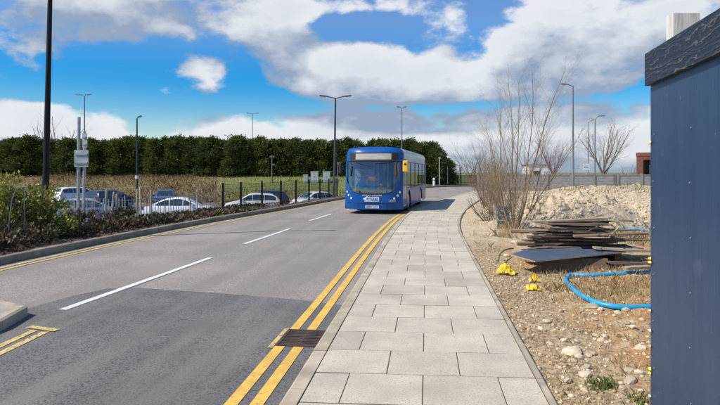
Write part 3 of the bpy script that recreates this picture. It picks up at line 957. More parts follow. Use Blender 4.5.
# ================================================================== cars
def make_car(label, body_m, loc, rz, L=4.1, Wd=1.76, H=1.46, kind='hatch', group='cars parked in the car park', name='parked_car'):
    c = thing(name, label, 'car', loc, rz, group)
    h = Wd / 2
    k = L / 4.1
    zs = H / 1.46
    if kind == 'saloon':
        low = [(-2.05, .62, .70), (-1.95, .86, .80), (-1.4, .93, .86), (-.4, .93, .88), (.85, .92, .88), (1.5, .84, .85), (1.9, .70, .77), (2.05, .50, .66)]
        gb, gr = (-1.55, 1.0), (-.85, .22)
    elif kind == 'suv':
        low = [(-2.05, .80, .76), (-1.98, 1.0, .84), (-1.3, 1.02, .88), (-.4, 1.0, .88), (.85, .99, .88), (1.5, .95, .86), (1.92, .84, .80), (2.05, .62, .70)]
        gb, gr = (-1.96, .95), (-1.72, .30)
    else:
        low = [(-2.05, .72, .72), (-1.97, .93, .80), (-1.3, .96, .86), (-.4, .95, .88), (.85, .93, .88), (1.5, .85, .85), (1.9, .71, .77), (2.05, .52, .66)]
        gb, gr = (-1.93, 1.02), (-1.45, .22)
    low = [(a * k, b_ * zs, wv * h / .88) for a, b_, wv in low]
    gb = [v * k for v in gb]; gr = [v * k for v in gr]
    rows = []
    for (y, zt, wv) in low:
        zb_ = .20 if abs(y) < 1.9 * k else .27
        half = [(wv * .90, zb_), (wv * .985, zb_ + .10), (wv, zb_ + (zt - zb_) * .55), (wv * .975, zb_ + (zt - zb_) * .88), (wv * .93, zt), (wv * .5, zt + .018), (0, zt + .025)]
        rows.append([(x, y, z) for x, z in half] + [(-x, y, z) for x, z in half[-2::-1]])
    b = MB().grid(rows)
    n = len(rows[0])
    b.f.append(tuple(range(n)))
    b.f.append(tuple(range(len(b.v) - n, len(b.v)))[::-1])
    bo = b.build('body', body_m, c, True)
    zb_ = .93 * zs if kind != 'suv' else .99 * zs
    rb, rt = h * .92, h * .70
    prof = {'hatch': [(-1.96, .93), (-1.86, 1.10), (-1.68, 1.27), (-1.40, 1.38), (-.9, 1.445), (-.3, 1.46), (.05, 1.44), (.32, 1.38), (.62, 1.21), (.90, 1.05), (1.12, .93)],
            'saloon': [(-1.62, .93), (-1.42, 1.04), (-1.20, 1.18), (-.95, 1.31), (-.65, 1.40), (-.25, 1.455), (.05, 1.44), (.32, 1.37), (.62, 1.20), (.90, 1.04), (1.10, .93)],
            'suv': [(-2.0, .98), (-1.94, 1.12), (-1.86, 1.28), (-1.72, 1.40), (-1.2, 1.45), (-.3, 1.46), (.10, 1.44), (.36, 1.38), (.62, 1.24), (.86, 1.10), (1.04, .98)]}[kind]
    py = np.array([p_[0] * k for p_ in prof]); pz = np.array([p_[1] * zs for p_ in prof])
    zmax = pz.max()
    def hw_at(y, z):           # half width of the cabin at a height
        q = (z - zb_) / (zmax - zb_)
        return (rb - (rb - rt) * max(0, q) ** 1.25) * (1 - .03 * abs(y))
    rows = []
    for y, z in zip(py, pz):
        zz = [zb_ - .03 + (z - zb_ + .03) * q for q in (0, .3, .6, .85, .96)]
        half = [(hw_at(y, v), v) for v in zz]
        half[-1] = (half[-1][0] * .95, half[-1][1])
        half += [(half[-1][0] * .6, z + .012), (0, z + .018)]
        rows.append([(x, y, v) for x, v in half] + [(-x, y, v) for x, v in half[-2::-1]])
    g = MB().grid(rows)
    g.build('roof', body_m, c, True)
    def strip_glass(i0, i1, nm, n_=8, t0=0.0, t1=1.0):
        ys = np.linspace(py[i0] + (py[i1] - py[i0]) * t0, py[i0] + (py[i1] - py[i0]) * t1, n_)
        zs_ = np.interp(ys, py, pz)
        rw = []
        for y, z in zip(ys, zs_):
            w_ = hw_at(y, z) * .80
            rw.append([(x * w_, y + (.012 if i0 > 4 else -.012), z + .026 - .012 * abs(x)) for x in (-1, -.5, 0, .5, 1)])
        MB().grid(rw).build(nm, glass_car, c, True)
    strip_glass(7, 10, 'windscreen', 8, .03, .92)
    strip_glass(0, 3, 'rear_window', 8, .22, .9)
    y_lo, y_hi = py[1] + .16 * k, py[9] - .02
    cuts = np.linspace(y_lo, y_hi, 4)
    for sx_ in (-1, 1):
        for j in range(3):
            ys = np.linspace(cuts[j] + .025, cuts[j + 1] - .025, 8)
            lo_, hi_ = [], []
            for y in ys:
                zt_ = np.interp(y, py, pz) - .085
                z0 = zb_ + .025
                zt_ = max(zt_, z0 + .01)
                lo_.append((sx_ * (hw_at(y, z0) + .010), y, z0)); hi_.append((sx_ * (hw_at(y, zt_) + .012), y, zt_))
            md_ = [tuple((np.array(p_) + np.array(q_)) / 2 + np.array((sx_ * .008, 0, 0))) for p_, q_ in zip(lo_, hi_)]
            MB().grid([lo_, md_, hi_]).build('side_window', glass_car, c, True)
    for sx_ in (-1, 1):
        MB().box(min(sx_ * h * .95, sx_ * (h + .14)), max(sx_ * h * .95, sx_ * (h + .14)), .62 * k, .74 * k, zb_ - .02, zb_ + .12).build('mirror', body_m, c)
        MB().add([(sx_ * h * .52, 2.0 * k, .62 * zs), (sx_ * h * .84, 1.80 * k, .66 * zs), (sx_ * h * .86, 1.70 * k, .80 * zs), (sx_ * h * .56, 1.94 * k, .74 * zs)], [(0, 1, 2, 3)]).build('headlight', lamp_lens, c)
        MB().box(min(sx_ * h * .62, sx_ * h * .93), max(sx_ * h * .62, sx_ * h * .93), -2.04 * k, -1.93 * k, .74 * zs, .90 * zs).build('taillight', tail_red, c)
        for y in (-1.28 * k, 1.30 * k):
            wheel(c, sx_ * (h - .10), y, .31, .2, sx_)
    MB().box(-.26, .26, 2.05 * k, 2.07 * k, .38, .49).build('number_plate', white_decal, c)
    MB().box(-.26, .26, -2.07 * k, -2.05 * k, .52, .63).build('number_plate', plate_yellow, c)
    MB().box(-h * .6, h * .6, 2.03 * k, 2.062 * k, .28, .36).build('grille', dark_inner, c)
    return c
tail_red = mat('tail_red', (.45, .015, .012), .25, scale=5)
plate_yellow = mat('plate_yellow', (.75, .55, .06), .5, scale=5)
car_white = mat('car_white', (.80, .81, .82), .3, col2=(.76, .77, .78), scale=2, coat=.5)
car_silver = mat('car_silver', (.52, .55, .58), .3, .4, scale=2, coat=.5)
car_blue = mat('car_blue', (.03, .07, .18), .3, scale=2, coat=.6)
car_navy = mat('car_navy', (.02, .035, .075), .3, scale=2, coat=.6)
car_pale = mat('car_pale_blue', (.38, .46, .55), .3, .3, scale=2, coat=.5)
CZ = -1.4
def carpos(u, d):
    p = W(u, 172, d); return (p.x, p.y, CZ)
side = YAW + R(90)
make_car('white hatchback seen side on behind the dark mesh fence', car_white, carpos(253, 41.2), side + R(8), 4.1, kind='hatch', H=1.50)
make_car('small silver-white hatchback parked nearest the bus', car_white, carpos(312.5, 45.5), side + R(38), 3.6, kind='hatch', H=1.47)
make_car('white car parked behind the clipped verge shrubs', car_white, carpos(182.5, 35.6), side + R(180 + 4), 4.75, kind='saloon', H=1.46)
make_car('blue car facing the camera in front of the brown bank', car_blue, carpos(165.5, 47.5), YAW + R(196), 4.2, kind='suv', H=1.55)
make_car('white estate car with red tail lights behind the signposts', car_white, carpos(78, 52), YAW - R(28), 4.5, kind='suv', H=1.66)
make_car('dark blue car right of the white estate', car_navy, carpos(110, 46), YAW - R(18), 4.2, kind='suv', H=1.60)
make_car('pale silver-blue car behind the grey railings', car_pale, carpos(89, 33.5), YAW - R(62), 4.2, kind='hatch', H=1.48)
make_car('navy car mostly hidden behind the white hatchback', car_navy, carpos(264, 47.5), side + R(10), 4.2, kind='hatch', H=1.50)

# ================================================================== vegetation helpers
def leaf_quads(P, Nr, size, aspect=.5, jitter=.6, rng=RNG):
    P = np.asarray(P); Nr = np.asarray(Nr)
    n = len(P)
    size = np.broadcast_to(np.asarray(size, float), (n,))
    ax = Nr + rng.normal(0, jitter, (n, 3)); ax /= np.linalg.norm(ax, axis=1)[:, None] + 1e-9
    r = rng.normal(0, 1, (n, 3))
    b = np.cross(ax, r); b /= np.linalg.norm(b, axis=1)[:, None] + 1e-9
    a = ax * size[:, None]; b = b * (size * aspect)[:, None]
    V = np.stack([P - a * .5, P + b * .5, P + a * .5, P - b * .5], 1).reshape(-1, 3)
    F = np.arange(4 * n).reshape(-1, 4)
    return V, F
def clump_cloud(n_clump, per, env, cr, size, aspect, jitter=.6, rng=RNG):
    """env() gives (centre, outward normal, radius scale) of a clump"""
    Ps, Ns, S = [], [], []
    for _ in range(n_clump):
        c, nr, k = env()
        q = rng.normal(0, 1, (per, 3)); q /= np.linalg.norm(q, axis=1)[:, None]
        rr = cr * k * rng.random((per, 1)) ** .5
        Ps.append(np.asarray(c) + q * rr); Ns.append(np.asarray(nr) * .8 + q * .6)
        S.append(size * (.6 + .8 * rng.random(per)))
    return leaf_quads(np.concatenate(Ps), np.concatenate(Ns), np.concatenate(S), aspect, jitter, rng)
def branch(mb, p, d, L, r, lvl, maxl, up=.10, spread=(25, 50), kids=(6, 5, 4), wig=.14, sides=(6, 4, 3, 3), tip=.3, ratio=(.35, .6), start=.25):
    seg = 6 if lvl == 0 else 4
    pts, rad = [Vector(p)], [r]
    d = Vector(d).normalized()
    for k in range(seg):
        d = (d + Vector((random.gauss(0, wig), random.gauss(0, wig), random.gauss(0, wig) + up)) * .6).normalized()
        pts.append(pts[-1] + d * (L / seg))
        rad.append(r * (1 - (1 - tip) * (k + 1) / seg))
    mb.tube(pts, rad, sides[min(lvl, 3)], cap=False)
    if lvl < maxl:
        for k in range(kids[min(lvl, len(kids) - 1)]):
            t = start + (1 - start) * (k + random.random()) / kids[min(lvl, len(kids) - 1)] * .98
            i = min(int(t * seg), seg - 1)
            q = pts[i].lerp(pts[i + 1], t * seg - i)
            dd = (pts[i + 1] - pts[i]).normalized()
            ax = dd.orthogonal().normalized()
            ax.rotate(Matrix.Rotation(random.uniform(0, 6.283), 3, dd))
            dd = dd.copy(); dd.rotate(Matrix.Rotation(R(random.uniform(*spread)), 3, ax))
            branch(mb, q, dd, L * random.uniform(*ratio) * (1.15 - .5 * t), max(rad[i] * .36, r * .09, .0016), lvl + 1, maxl, up, spread, kids, wig, sides, tip, ratio, .15)
def blades(P, H, width, lean=.35, rng=RNG):
    P = np.asarray(P); n = len(P)
    a = rng.random(n) * 6.283
    side_ = np.stack([np.cos(a), np.sin(a), np.zeros(n)], 1) * np.broadcast_to(width, (n,))[:, None] * .5
    b = rng.random(n) * 6.283
    lv = np.stack([np.cos(b), np.sin(b), np.zeros(n)], 1) * (rng.random(n) * lean * H)[:, None]
    up = np.zeros((n, 3)); up[:, 2] = H
    m = P + up * .55 + lv * .35
    V = np.stack([P - side_, P + side_, m + side_ * .7, P + up + lv, m - side_ * .7], 1).reshape(-1, 3)
    i = np.arange(n)[:, None] * 5
    return V, i + np.array([[0, 1, 2, 3, 4]])
def rot_place(V, a, sc, loc):
    c, s_ = math.cos(a), math.sin(a)
    return V

conifer_m = worldy(mat('conifer_foliage', (.125, .165, .036), .75, col2=(.055, .085, .02), scale=1.4, island=.42, trans=.22))
conifer_m2 = worldy(mat('conifer_foliage_light', (.16, .19, .045), .75, col2=(.07, .10, .022), scale=1.4, island=.40, trans=.22))
bark_m = mat('bark', (.10, .075, .055), .9, scale=8, stretch=(1, 1, .2), bump=.5)
# ------------------------------------------------------------------ conifer hedge behind the car park
variants = []
for vi in range(5):
    H = 1.0
    rng = np.random.default_rng(40 + vi)
    lob = rng.random(3) * 6.28
    def env():
        h = rng.random() ** .85
        a = rng.random() * 6.283
        prof = (1 - h ** 3.2) ** .55 * (.82 + .18 * math.sin(3 * a + lob[0])) * (.92 + .16 * math.sin(9 * h + lob[1]))
        k = .35 + .65 * rng.random() ** .35
        r = 1.0 * prof * k
        return (r * math.cos(a), r * math.sin(a), .02 + h * .97), (math.cos(a) * .8, math.sin(a) * .8, .75), 1.0
    # unit tree: radius 1 in x and y, height 1 in z; leaves sized for about 1.7 m x 5 m
    Ps, Ns, S = [], [], []
    for _ in range(330):
        c, nr, k = env()
        q = rng.normal(0, 1, (26, 3))
        Ps.append(np.array(c) * (1.6, 1.6, 4.9) + q * (.16, .16, .19)); Ns.append(np.array(nr) + q * .25); S.append(.16 + .16 * rng.random(26))
    V, F = leaf_quads(np.concatenate(Ps), np.concatenate(Ns), np.concatenate(S), .42, .35, rng)
    crown = npmesh('crown', V, F, None)
    tk = MB().tube([(0, 0, -.3), (.03, .02, 1.5), (0, .03, 3.2), (.02, 0, 4.3)], [.15, .12, .08, .03], 7).mesh('trunk')
    crown.materials.append(conifer_m2 if vi in (1, 3) else conifer_m); tk.materials.append(bark_m)
    variants.append((crown, tk))
def zl(x, y):
    i = np.argmin((LD[:, 0] - x) ** 2 + (LD[:, 1] - y) ** 2)
    s = math.hypot(LD[i, 0] - x, LD[i, 1] - y)
    return float(ground_left_z(x, y, s))
nt_ = 0
def hedge_tree(u, d, sc):
    global nt_
    p = W(u, 172, d)
    z = zl(p.x, p.y)
    t_ = thing('conifer_tree', 'dark green conifer in the tall hedge behind the car park', 'tree', (p.x, p.y, z - .05), random.uniform(0, 6.28), 'conifers of the tall hedge')
    cr, tk = variants[nt_ % 5 if random.random() < .6 else random.randrange(5)]
    a = link('crown', cr, None, t_); b_ = link('trunk', tk, None, t_)
    t_.scale = (random.uniform(1.35, 1.9), random.uniform(1.05, 1.35), sc)
    nt_ += 1
    return t_
us = np.linspace(-18, 432, 38)
for i, u in enumerate(us):
    p = W(u, 172, 70)
    top = 138.5 + 3.0 * sstep(250, 440, u) + random.uniform(-2.2, 2.4)
    zt = CAM_H + (172 - top) * 70 / FPX
    hedge_tree(u + random.uniform(-3, 3), 70 + random.uniform(-.8, .8), (zt - zl(p.x, p.y)) / 4.95)
for i, u in enumerate(np.linspace(-10, 425, 20)):
    p = W(u, 172, 73.5)
    top = 140.5 + 3.0 * sstep(250, 440, u) + random.uniform(-2, 3)
    hedge_tree(u + random.uniform(-4, 4), 73.2 + random.uniform(-.6, .6), (CAM_H + (172 - top) * 73 / FPX - zl(p.x, p.y)) / 4.95)
for (u, d, top, lb) in ((437, 72, 149, 'conifer at the right end of the hedge, left of the pale post'), (442, 74, 158, 'lowest conifer closing the right end of the hedge'), (428, 71, 144, 'conifer showing just right of the bus roof')):
    p = W(u, 172, d); hedge_tree(u, d, (CAM_H + (172 - top) * d / FPX - zl(p.x, p.y)) / 4.95)['label'] = lb

# ------------------------------------------------------------------ bank: dry undergrowth on the left, grass on the right
rng = np.random.default_rng(5)
def scatter(n, u0, u1, d0, d1):
    u = rng.uniform(u0, u1, n); d = rng.uniform(d0, d1, n)
    xc = (u - 360) / FPX * d
    X, Y = xc * CA - d * SA, xc * SA + d * CA
    Z = np.array([zl(a, b_) for a, b_ in zip(X, Y)])
    return np.stack([X, Y, Z], 1)
brown_m = worldy(mat('dry_stalks', (.27, .18, .085), .9, col2=(.17, .12, .06), scale=.35, island=.5, trans=.1))
green_m = worldy(mat('bank_grass', (.15, .20, .04), .9, col2=(.18, .19, .06), scale=.4, island=.3, trans=.2))
P = scatter(9000, -30, 216, 54.5, 68.5)
keep = np.array([mnoise.noise((p[0] * .25, p[1] * .25, 2)) for p in P])
hh_ = (.18 + .34 * rng.random(len(P))) * (1 + 1.6 * keep).clip(.25, 2.4)
V, F = blades(P, hh_, .025 + .03 * rng.random(len(P)), 1.6, rng)
Q = np.repeat(P[::2], 3, 0); Q[:, :2] += rng.normal(0, .25, (len(Q), 2)); Q[:, 2] += np.repeat(hh_[::2], 3) * rng.random(len(Q)) * 1.1
V2, F2 = leaf_quads(Q, rng.normal(0, 1, (len(Q), 3)), .09 + .14 * rng.random(len(Q)), .35, .5, rng)
V2 = np.concatenate([V2.reshape(-1, 4, 3), V2.reshape(-1, 4, 3)[:, :1]], 1).reshape(-1, 3)
F = np.concatenate([F, np.arange(len(V2)).reshape(-1, 5) + len(V)]); V = np.concatenate([V, V2])
tag(npmesh('dry_undergrowth', V, F, brown_m), 'brown dead undergrowth covering the bank below the hedge', 'undergrowth', kind='stuff')
P = scatter(2600, 216, 348, 49, 61)
V, F = blades(P, .15 + .35 * rng.random(len(P)), .03 + .02 * rng.random(len(P)), 1.3, rng)
tag(npmesh('dry_weeds', V, F, brown_m), 'dry brown weeds at the foot of the bank behind the parked cars', 'weeds', kind='stuff')
P = scatter(7000, 60, 345, 55, 68.5)
V, F = blades(P, .10 + .16 * rng.random(len(P)), .05, .8, rng)
tag(npmesh('bank_grass', V, F, green_m), 'green and straw coloured grass on the bank', 'grass', kind='stuff')

# ------------------------------------------------------------------ shrubs in the planted bed
shrub_dark = worldy(mat('shrub_dark', (.085, .080, .032), .6, col2=(.12, .080, .045), scale=2.5, island=.5, trans=.15))
shrub_green = worldy(mat('shrub_green', (.095, .125, .032), .6, col2=(.055, .08, .025), scale=2.5, island=.5, trans=.15))
shrub_red = worldy(mat('shrub_red', (.15, .090, .055), .65, col2=(.09, .075, .04), scale=2.5, island=.5, trans=.15))
shrub_yel = worldy(mat('shrub_yellow_green', (.36, .35, .05), .55, col2=(.17, .21, .04), scale=2.2, island=.4, trans=.25))
twig_m = mat('twig_brown', (.13, .085, .06), .9, scale=10)
def shrub(name, label, x, y, z, rx, ry, h, m, n=70, per=22, leaf=.075, group='low shrubs in the kerbside bed', seed=0, aspect=.55):
    rng = np.random.default_rng(seed + 100)
    t_ = thing(name, label, 'shrub', (x, y, z), 0, group)
    def env():
        a = rng.random() * 6.283; e = math.asin(rng.random() ** .7)
        k = .45 + .55 * rng.random() ** .4
        nr = (math.cos(a) * math.cos(e), math.sin(a) * math.cos(e), math.sin(e))
        b_ = 1 + .25 * math.sin(3 * a + seed) + .15 * math.sin(7 * a + 2 * seed)
        return (nr[0] * rx * k * b_, nr[1] * ry * k * b_, .08 + nr[2] * (h - .12) * k * (1 + .2 * np.clip(rng.normal(), -1.2, 1.2))), nr, 1.0
    V, F = clump_cloud(n, per, env, .13 * max(.7, h), leaf, aspect, .6, rng)
    npmesh('foliage', V, F, m, t_)
    mb = MB()
    for _ in range(16):
        a = random.random() * 6.283
        branch(mb, (.1 * math.cos(a), .1 * math.sin(a), -.02), (math.cos(a) * .7, math.sin(a) * .7, 1), h * 1.1, .010, 0, 1, .05, (20, 50), (6,), .2)
    mb.build('stems', twig_m, t_)
    return t_
sd_ = 0
y = 8.0
i = 0
while y < 23.0:
    for row, so in ((0, .75), (1, 1.65)):
        if row == 1 and y > 24: continue
        yy = y + random.uniform(-.25, .25) + row * .4
        x = float(lkx(yy)) - so - random.uniform(-.1, .2)
        h = (.70 - .56 * float(sstep(14.5, 19, yy))) * random.uniform(.85, 1.15) * (.55 if row == 0 else 1.0)
        if random.random() < .25 and not (row == 1 and yy < 17): continue
        kind = random.choice([0, 0, 1, 2])
        lab = ['low dark shrub in the kerbside bed', 'low mid-green shrub in the kerbside bed', 'low reddish-brown shrub in the kerbside bed'][kind]
        shrub('low_shrub', lab, x, yy, .0, .55, .60, h, [shrub_dark, shrub_green, shrub_red][kind], 44, 18, .085 if yy < 16 else .10, seed=sd_)
        sd_ += 1
    y += .92
p = G(14, 243, .0); q = G(36, 238, .0)
for (u, d, rx, h, lb) in ((8, 13.4, .85, 1.42, 'tall yellow-green shrub at the left picture edge'), (38, 13.9, .85, 1.30, 'yellow-green shrub around the foot of the black lamp post')):
    p = W(u, 200, d)
    shrub('tall_shrub', lb, p.x, p.y, 0, rx, .6, h, shrub_yel, 120, 24, .09, None, seed=900 + int(u))
    # keep the group off: each is told apart
for o in list(COL.objects):
    if o.name.startswith('tall_shrub') and 'group' in o: del o['group']
for k, (u, d, h) in enumerate(((234, 25.6, .20), (244, 26.6, .16), (257, 27.6, .15))):
    p = W(u, 200, d)
    shrub('low_shrub', 'small dark clump at the foot of the mesh fence', p.x, p.y, -.08, .45, .35, h, shrub_dark, 40, 18, .10, 'clumps at the mesh fence foot', seed=950 + k)
# leaf litter along the bed
P = []
for _ in range(2600):
    yy = random.uniform(8, 30); so = random.uniform(.2, 2.0)
    P.append((float(lkx(yy)) - so, yy, .035))
V, F = leaf_quads(P, np.tile((0, 0, .2), (len(P), 1)), .07, .6, 1.2)
tag(npmesh('leaf_litter', V, F, mat('leaf_litter', (.16, .09, .05), .9, scale=3, island=.5)), 'brown fallen leaves over the kerbside bed', 'leaf litter', kind='stuff')

# ------------------------------------------------------------------ fences on the left
def project(x, y, z):
    d = depth(x, y)
    xc = x * CA + y * SA
    return 360 + FPX * xc / d, HZ + FPX * (CAM_H - z) / d
FC = offset_curve(LKC, -1.55)
uu = np.array([project(p[0], p[1], 0)[0] for p in FC])
ok = (FC[:, 1] > 8) & (FC[:, 1] < 60)
FCv, uv = FC[ok], uu[ok]
def on_fence(u):
    i = np.argsort(uv)
    return np.interp(u, uv[i], FCv[i, 0]), np.interp(u, uv[i], FCv[i, 1])
FD = offset_curve(LKC, -2.1)
uu2 = np.array([project(p[0], p[1], 0)[0] for p in FD]); FDv, uv2 = FD[ok], uu2[ok]
def on_rail(u):
    i = np.argsort(uv2)
    return np.interp(u, uv2[i], FDv[i, 0]), np.interp(u, uv2[i], FDv[i, 1])
fence = thing('mesh_fence', 'black post and wire mesh fence along the far left kerb', 'fence', (*on_fence(223), 0))
o0 = fence.location
pu = [223, 241, 262, 281, 296, 309, 320, 329, 337]
pts = [on_fence(u) for u in pu]
post_me = MB().box(-.04, .04, -.04, .04, -.5, 1.18).box(-.048, .048, -.048, .048, 1.18, 1.20).mesh('post')
for (x, y) in pts:
    o = link('post', post_me, black_paint, fence); o.location = (x - o0.x, y - o0.y, 0)
for (a, b_) in zip(pts[:-1], pts[1:]):
    a, b_ = Vector((a[0] - o0.x, a[1] - o0.y, 0)), Vector((b_[0] - o0.x, b_[1] - o0.y, 0))
    mb = MB(); L = (b_ - a).length
    n = int(L / .075)
    for k in range(1, n):
        q = a.lerp(b_, k / n); mb.tube([q + Vector((0, 0, -.15)), q + Vector((0, 0, 1.12))], .0052, 3, False)
    for z in np.linspace(-.12, 1.12, 8):
        mb.tube([a + Vector((0, 0, z)), b_ + Vector((0, 0, z))], .006, 3, False)
    mb.build('mesh_panel', black_paint, fence)['kind'] = 'stuff'
rail = thing('railing', 'pale galvanised vertical bar railing behind the verge shrubs', 'railing', (*on_rail(62), 0))
o0 = rail.location
cs = [np.array(on_rail(u)) for u in np.linspace(20, 218, 60)]
C = np.array(cs); L = arclen(C)
bar_me = MB().box(-.014, .014, -.006, .006, -.2, .86).mesh('bar'); bar_me.materials.append(galv)
bar_me2 = MB().box(-.010, .010, -.006, .006, -.2, .80).mesh('bar'); bar_me2.materials.append(galv_dark)
s_ = 0
while s_ < L[-1]:
    p = sample(C, s_)
    o = link('bar', bar_me if s_ < L[-1] * .42 else bar_me2, None, rail); o.location = (p[0] - o0.x, p[1] - o0.y, random.uniform(-.06, .06))
    o.rotation_euler = (random.gauss(0, .035), random.gauss(0, .035), YAW)
    s_ += .17
for z in (.18, .72):
    MB().tube([(p[0] - o0.x, p[1] - o0.y + .02, z) for p in C], .011, 4).build('rail', galv, rail)
stake_m = mat('pale_stake', (.50, .43, .31), .85, col2=(.38, .32, .22), scale=6, stretch=(1, 1, .15))
for k, (u, v1, v0, ln, lb) in enumerate(((104, 189, 212, .10, 'pale timber stake, leftmost of the leaning stakes'), (110, 192, 212, .14, 'pale timber stake, second from left among the leaning stakes'), (116, 194, 213, .03, 'pale timber stake, middle one of the leaning stakes'),
                                         (136, 189, 210, .06, 'pale timber stake standing beside the dark car park lamp'), (141, 187, 210, -.03, 'tall thin pale stake left of the blue car'), (151, 190, 208, .0, 'yellowish thin stake just in front of the blue car'),
                                         (197, 189, 212, .02, 'weathered pale post before the white car bonnet'), (190, 200, 235, .02, 'short pale post in the low shrubs'))):
    x, y = on_rail(u); y += .5
    d = depth(x, y)
    p = W(u, v0, d); q = W(u, v1, d)
    tag(MB().tube([(p.x, p.y, -.1), (p.x + ln, p.y, q.z)], .035, 6).build('timber_stake', stake_m), lb, 'stake', 'stakes in the verge')
hp = thing('metal_hoop', 'bent grey metal hoop barrier in the yellow-green shrub', 'hoop barrier', W(18, 232, 12.4))
MB().tube([Vector(p) - hp.location for p in (W(8, 238, 12.4), W(10, 215, 12.4), W(12, 199, 12.4), W(17, 187.5, 12.4), W(28, 186.5, 12.4))], .012, 6).build('rail', galv_dark, hp)
MB().tube([Vector(p) - hp.location for p in (W(24, 238, 12.5), W(24.5, 187, 12.5))], .010, 6).build('leg', galv_dark, hp)

# ------------------------------------------------------------------ lamp posts
def lamp_post(label, base, top_z, r, m, arms, head=(.55, .22, .07), lean=0.0, name='street_lamp', collar=None, drop=0.0):
    """arms: list of horizontal reaches in the camera-right direction"""
    t_ = thing(name, label, 'lamp post', base, YAW)
    H = top_z - base[2]
    mb = MB()
    mb.tube([(0, 0, -.2), (0, 0, .9), (lean * .15, 0, 1.0), (lean, 0, H)], [r * 1.25, r * 1.25, r, r * .62], 10)
    mb.build('column', m, t_, True)
    for a in arms:
        s_ = 1 if a > 0 else -1
        ar = MB().tube([(lean, 0, H - .05), (lean + a * .3, 0, H + .02 + drop * .5), (lean + a, 0, H + .10 + drop)], r * .38, 6).build('arm', m, t_)
        hx = lean + a
        hl, hw, hh = head
        h = MB()
        h.add([(hx - s_ * .08, -hw * .3, H + .07 + drop), (hx - s_ * .08, hw * .3, H + .07 + drop), (hx + s_ * hl, hw * .5, H + .13 + drop), (hx + s_ * hl, -hw * .5, H + .13 + drop),
               (hx - s_ * .08, -hw * .25, H + .13 + drop), (hx - s_ * .08, hw * .25, H + .13 + drop), (hx + s_ * hl * .9, hw * .4, H + .14 + hh + drop), (hx + s_ * hl * .9, -hw * .4, H + .14 + hh + drop)],
              [(0, 1, 2, 3), (4, 7, 6, 5), (0, 4, 5, 1), (1, 5, 6, 2), (2, 6, 7, 3), (3, 7, 4, 0)])
        ho = h.build('lamp_head', m, t_)
        MB().box(min(hx + s_ * .1, hx + s_ * hl * .85), max(hx + s_ * .1, hx + s_ * hl * .85), -hw * .3, hw * .3, H + .055 + drop, H + .075 + drop).build('lens', lamp_lens, ho)
    if collar:
        MB().tube([(0, 0, collar), (0, 0, collar + .28)], r * 1.5, 10).build('collar', white_plastic, t_)
    MB().box(-r * .5, r * .5, -r * 1.32, -r * 1.2, .3, .75).build('access_door', m, t_)
    return t_
def gz(u, d, z): 
    p = W(u, 172, d); return (p.x, p.y, z)
lamp_post('tall black lamp post rising out of the picture at the left', gz(44.5, 14.6, 0), 7.2, .085, black_paint, [1.0], lean=.17)
lamp_post('dark twin-arm lamp post at the kerb just left of the bus', gz(334, 36.0, -.05), 6.45, .08, mat('lamp_grey', (.06, .065, .07), .5, .2, scale=6), [-.55, .55], head=(.5, .2, .05), lean=.10)
lamp_post('slim grey lamp post behind the signs with a head to each side', gz(84.5, 50, -1.4), 8.5, .075, galv_dark, [-.35, .15], head=(.45, .2, .06))
lamp_post('dark car park lamp post with a white collar by the brown bank', gz(137, 45, -1.4), 6.0, .09, mat('lamp_dark', (.03, .032, .035), .5, scale=6), [.12], head=(.25, .18, .10), collar=2.5)
lamp_post('thin tall lamp rising above the hedge', gz(252.5, 112, -1), 13.4, .09, galv_dark, [-.5, .55], head=(.7, .3, .10))
lamp_post('lamp head just showing over the hedge top', gz(227.5, 112, -1), 8.9, .09, galv_dark, [.25, -.2], head=(.45, .3, .14))
lamp_post('grey lamp post standing behind the bus roof', gz(402, 62, -.5), 8.75, .07, galv_dark, [.15, -.2], head=(.35, .2, .12))
lamp_post('tall grey lamp post with a flat arm behind the sapling', gz(573, 41, .5), 8.0, .085, galv_dark, [-.35], head=(.55, .24, .07))
lamp_post('lamp post with a curved arm over the bare tree', gz(595, 48, .5), 6.2, .07, galv_dark, [.35], head=(.55, .2, .07), drop=.18)
lamp_post('thinner hooked lamp post left of the curved one', gz(588.5, 50, .5), 6.15, .045, galv_dark, [.30], head=(.2, .12, .05), drop=.05)
# posts in front of the hedge and beyond the bend
def plain_pole(label, u, v0, v1, d, r, m, bits=(), name='pole', cat='pole'):
    p, q = W(u, v0, d), W(u, v1, d)
    t_ = thing(name, label, cat, (p.x, p.y, p.z - .3), YAW)
    H = q.z - p.z + .3
    MB().tube([(0, 0, 0), (0, 0, H)], [r, r * .8], 8).build('post', m, t_)
    for (dx, z, w_, h_) in bits:
        MB().box(dx - w_ / 2, dx + w_ / 2, -.08, .08, H - z - h_, H - z).build('bracket', m, t_)
    return t_
wood_pale = mat('pole_wood', (.22, .17, .12), .9, scale=6)
plain_pole('weathered pole with a crossbar in front of the hedge', 272, 183, 155, 64, .075, wood_pale, ((0, .1, .55, .18), (.15, 1.0, .3, .2)))
plain_pole('pale post beyond the bend, right of the hedge end', 439.5, 186, 157, 66, .07, galv, ((0, 0, .2, .25),))
plain_pole('thin pale post beside the far railings', 447.5, 186, 166, 69, .05, galv)
plain_pole('slim dark pole before the hedge near the bus', 338, 184, 162, 60, .06, galv_dark, ((0, 0, .2, .3),))
bo = thing('bollard', 'short white bollard at the far side of the bend', 'bollard', gz(434, 66.5, .0), YAW)
MB().tube([(0, 0, -.2), (0, 0, .85), (0, 0, .95)], [.15, .15, .1], 12).build('post', white_plastic, bo, True)
MB().tube([(0, 0, .62), (0, 0, .74)], .153, 12).build('band', galv_dark, bo)
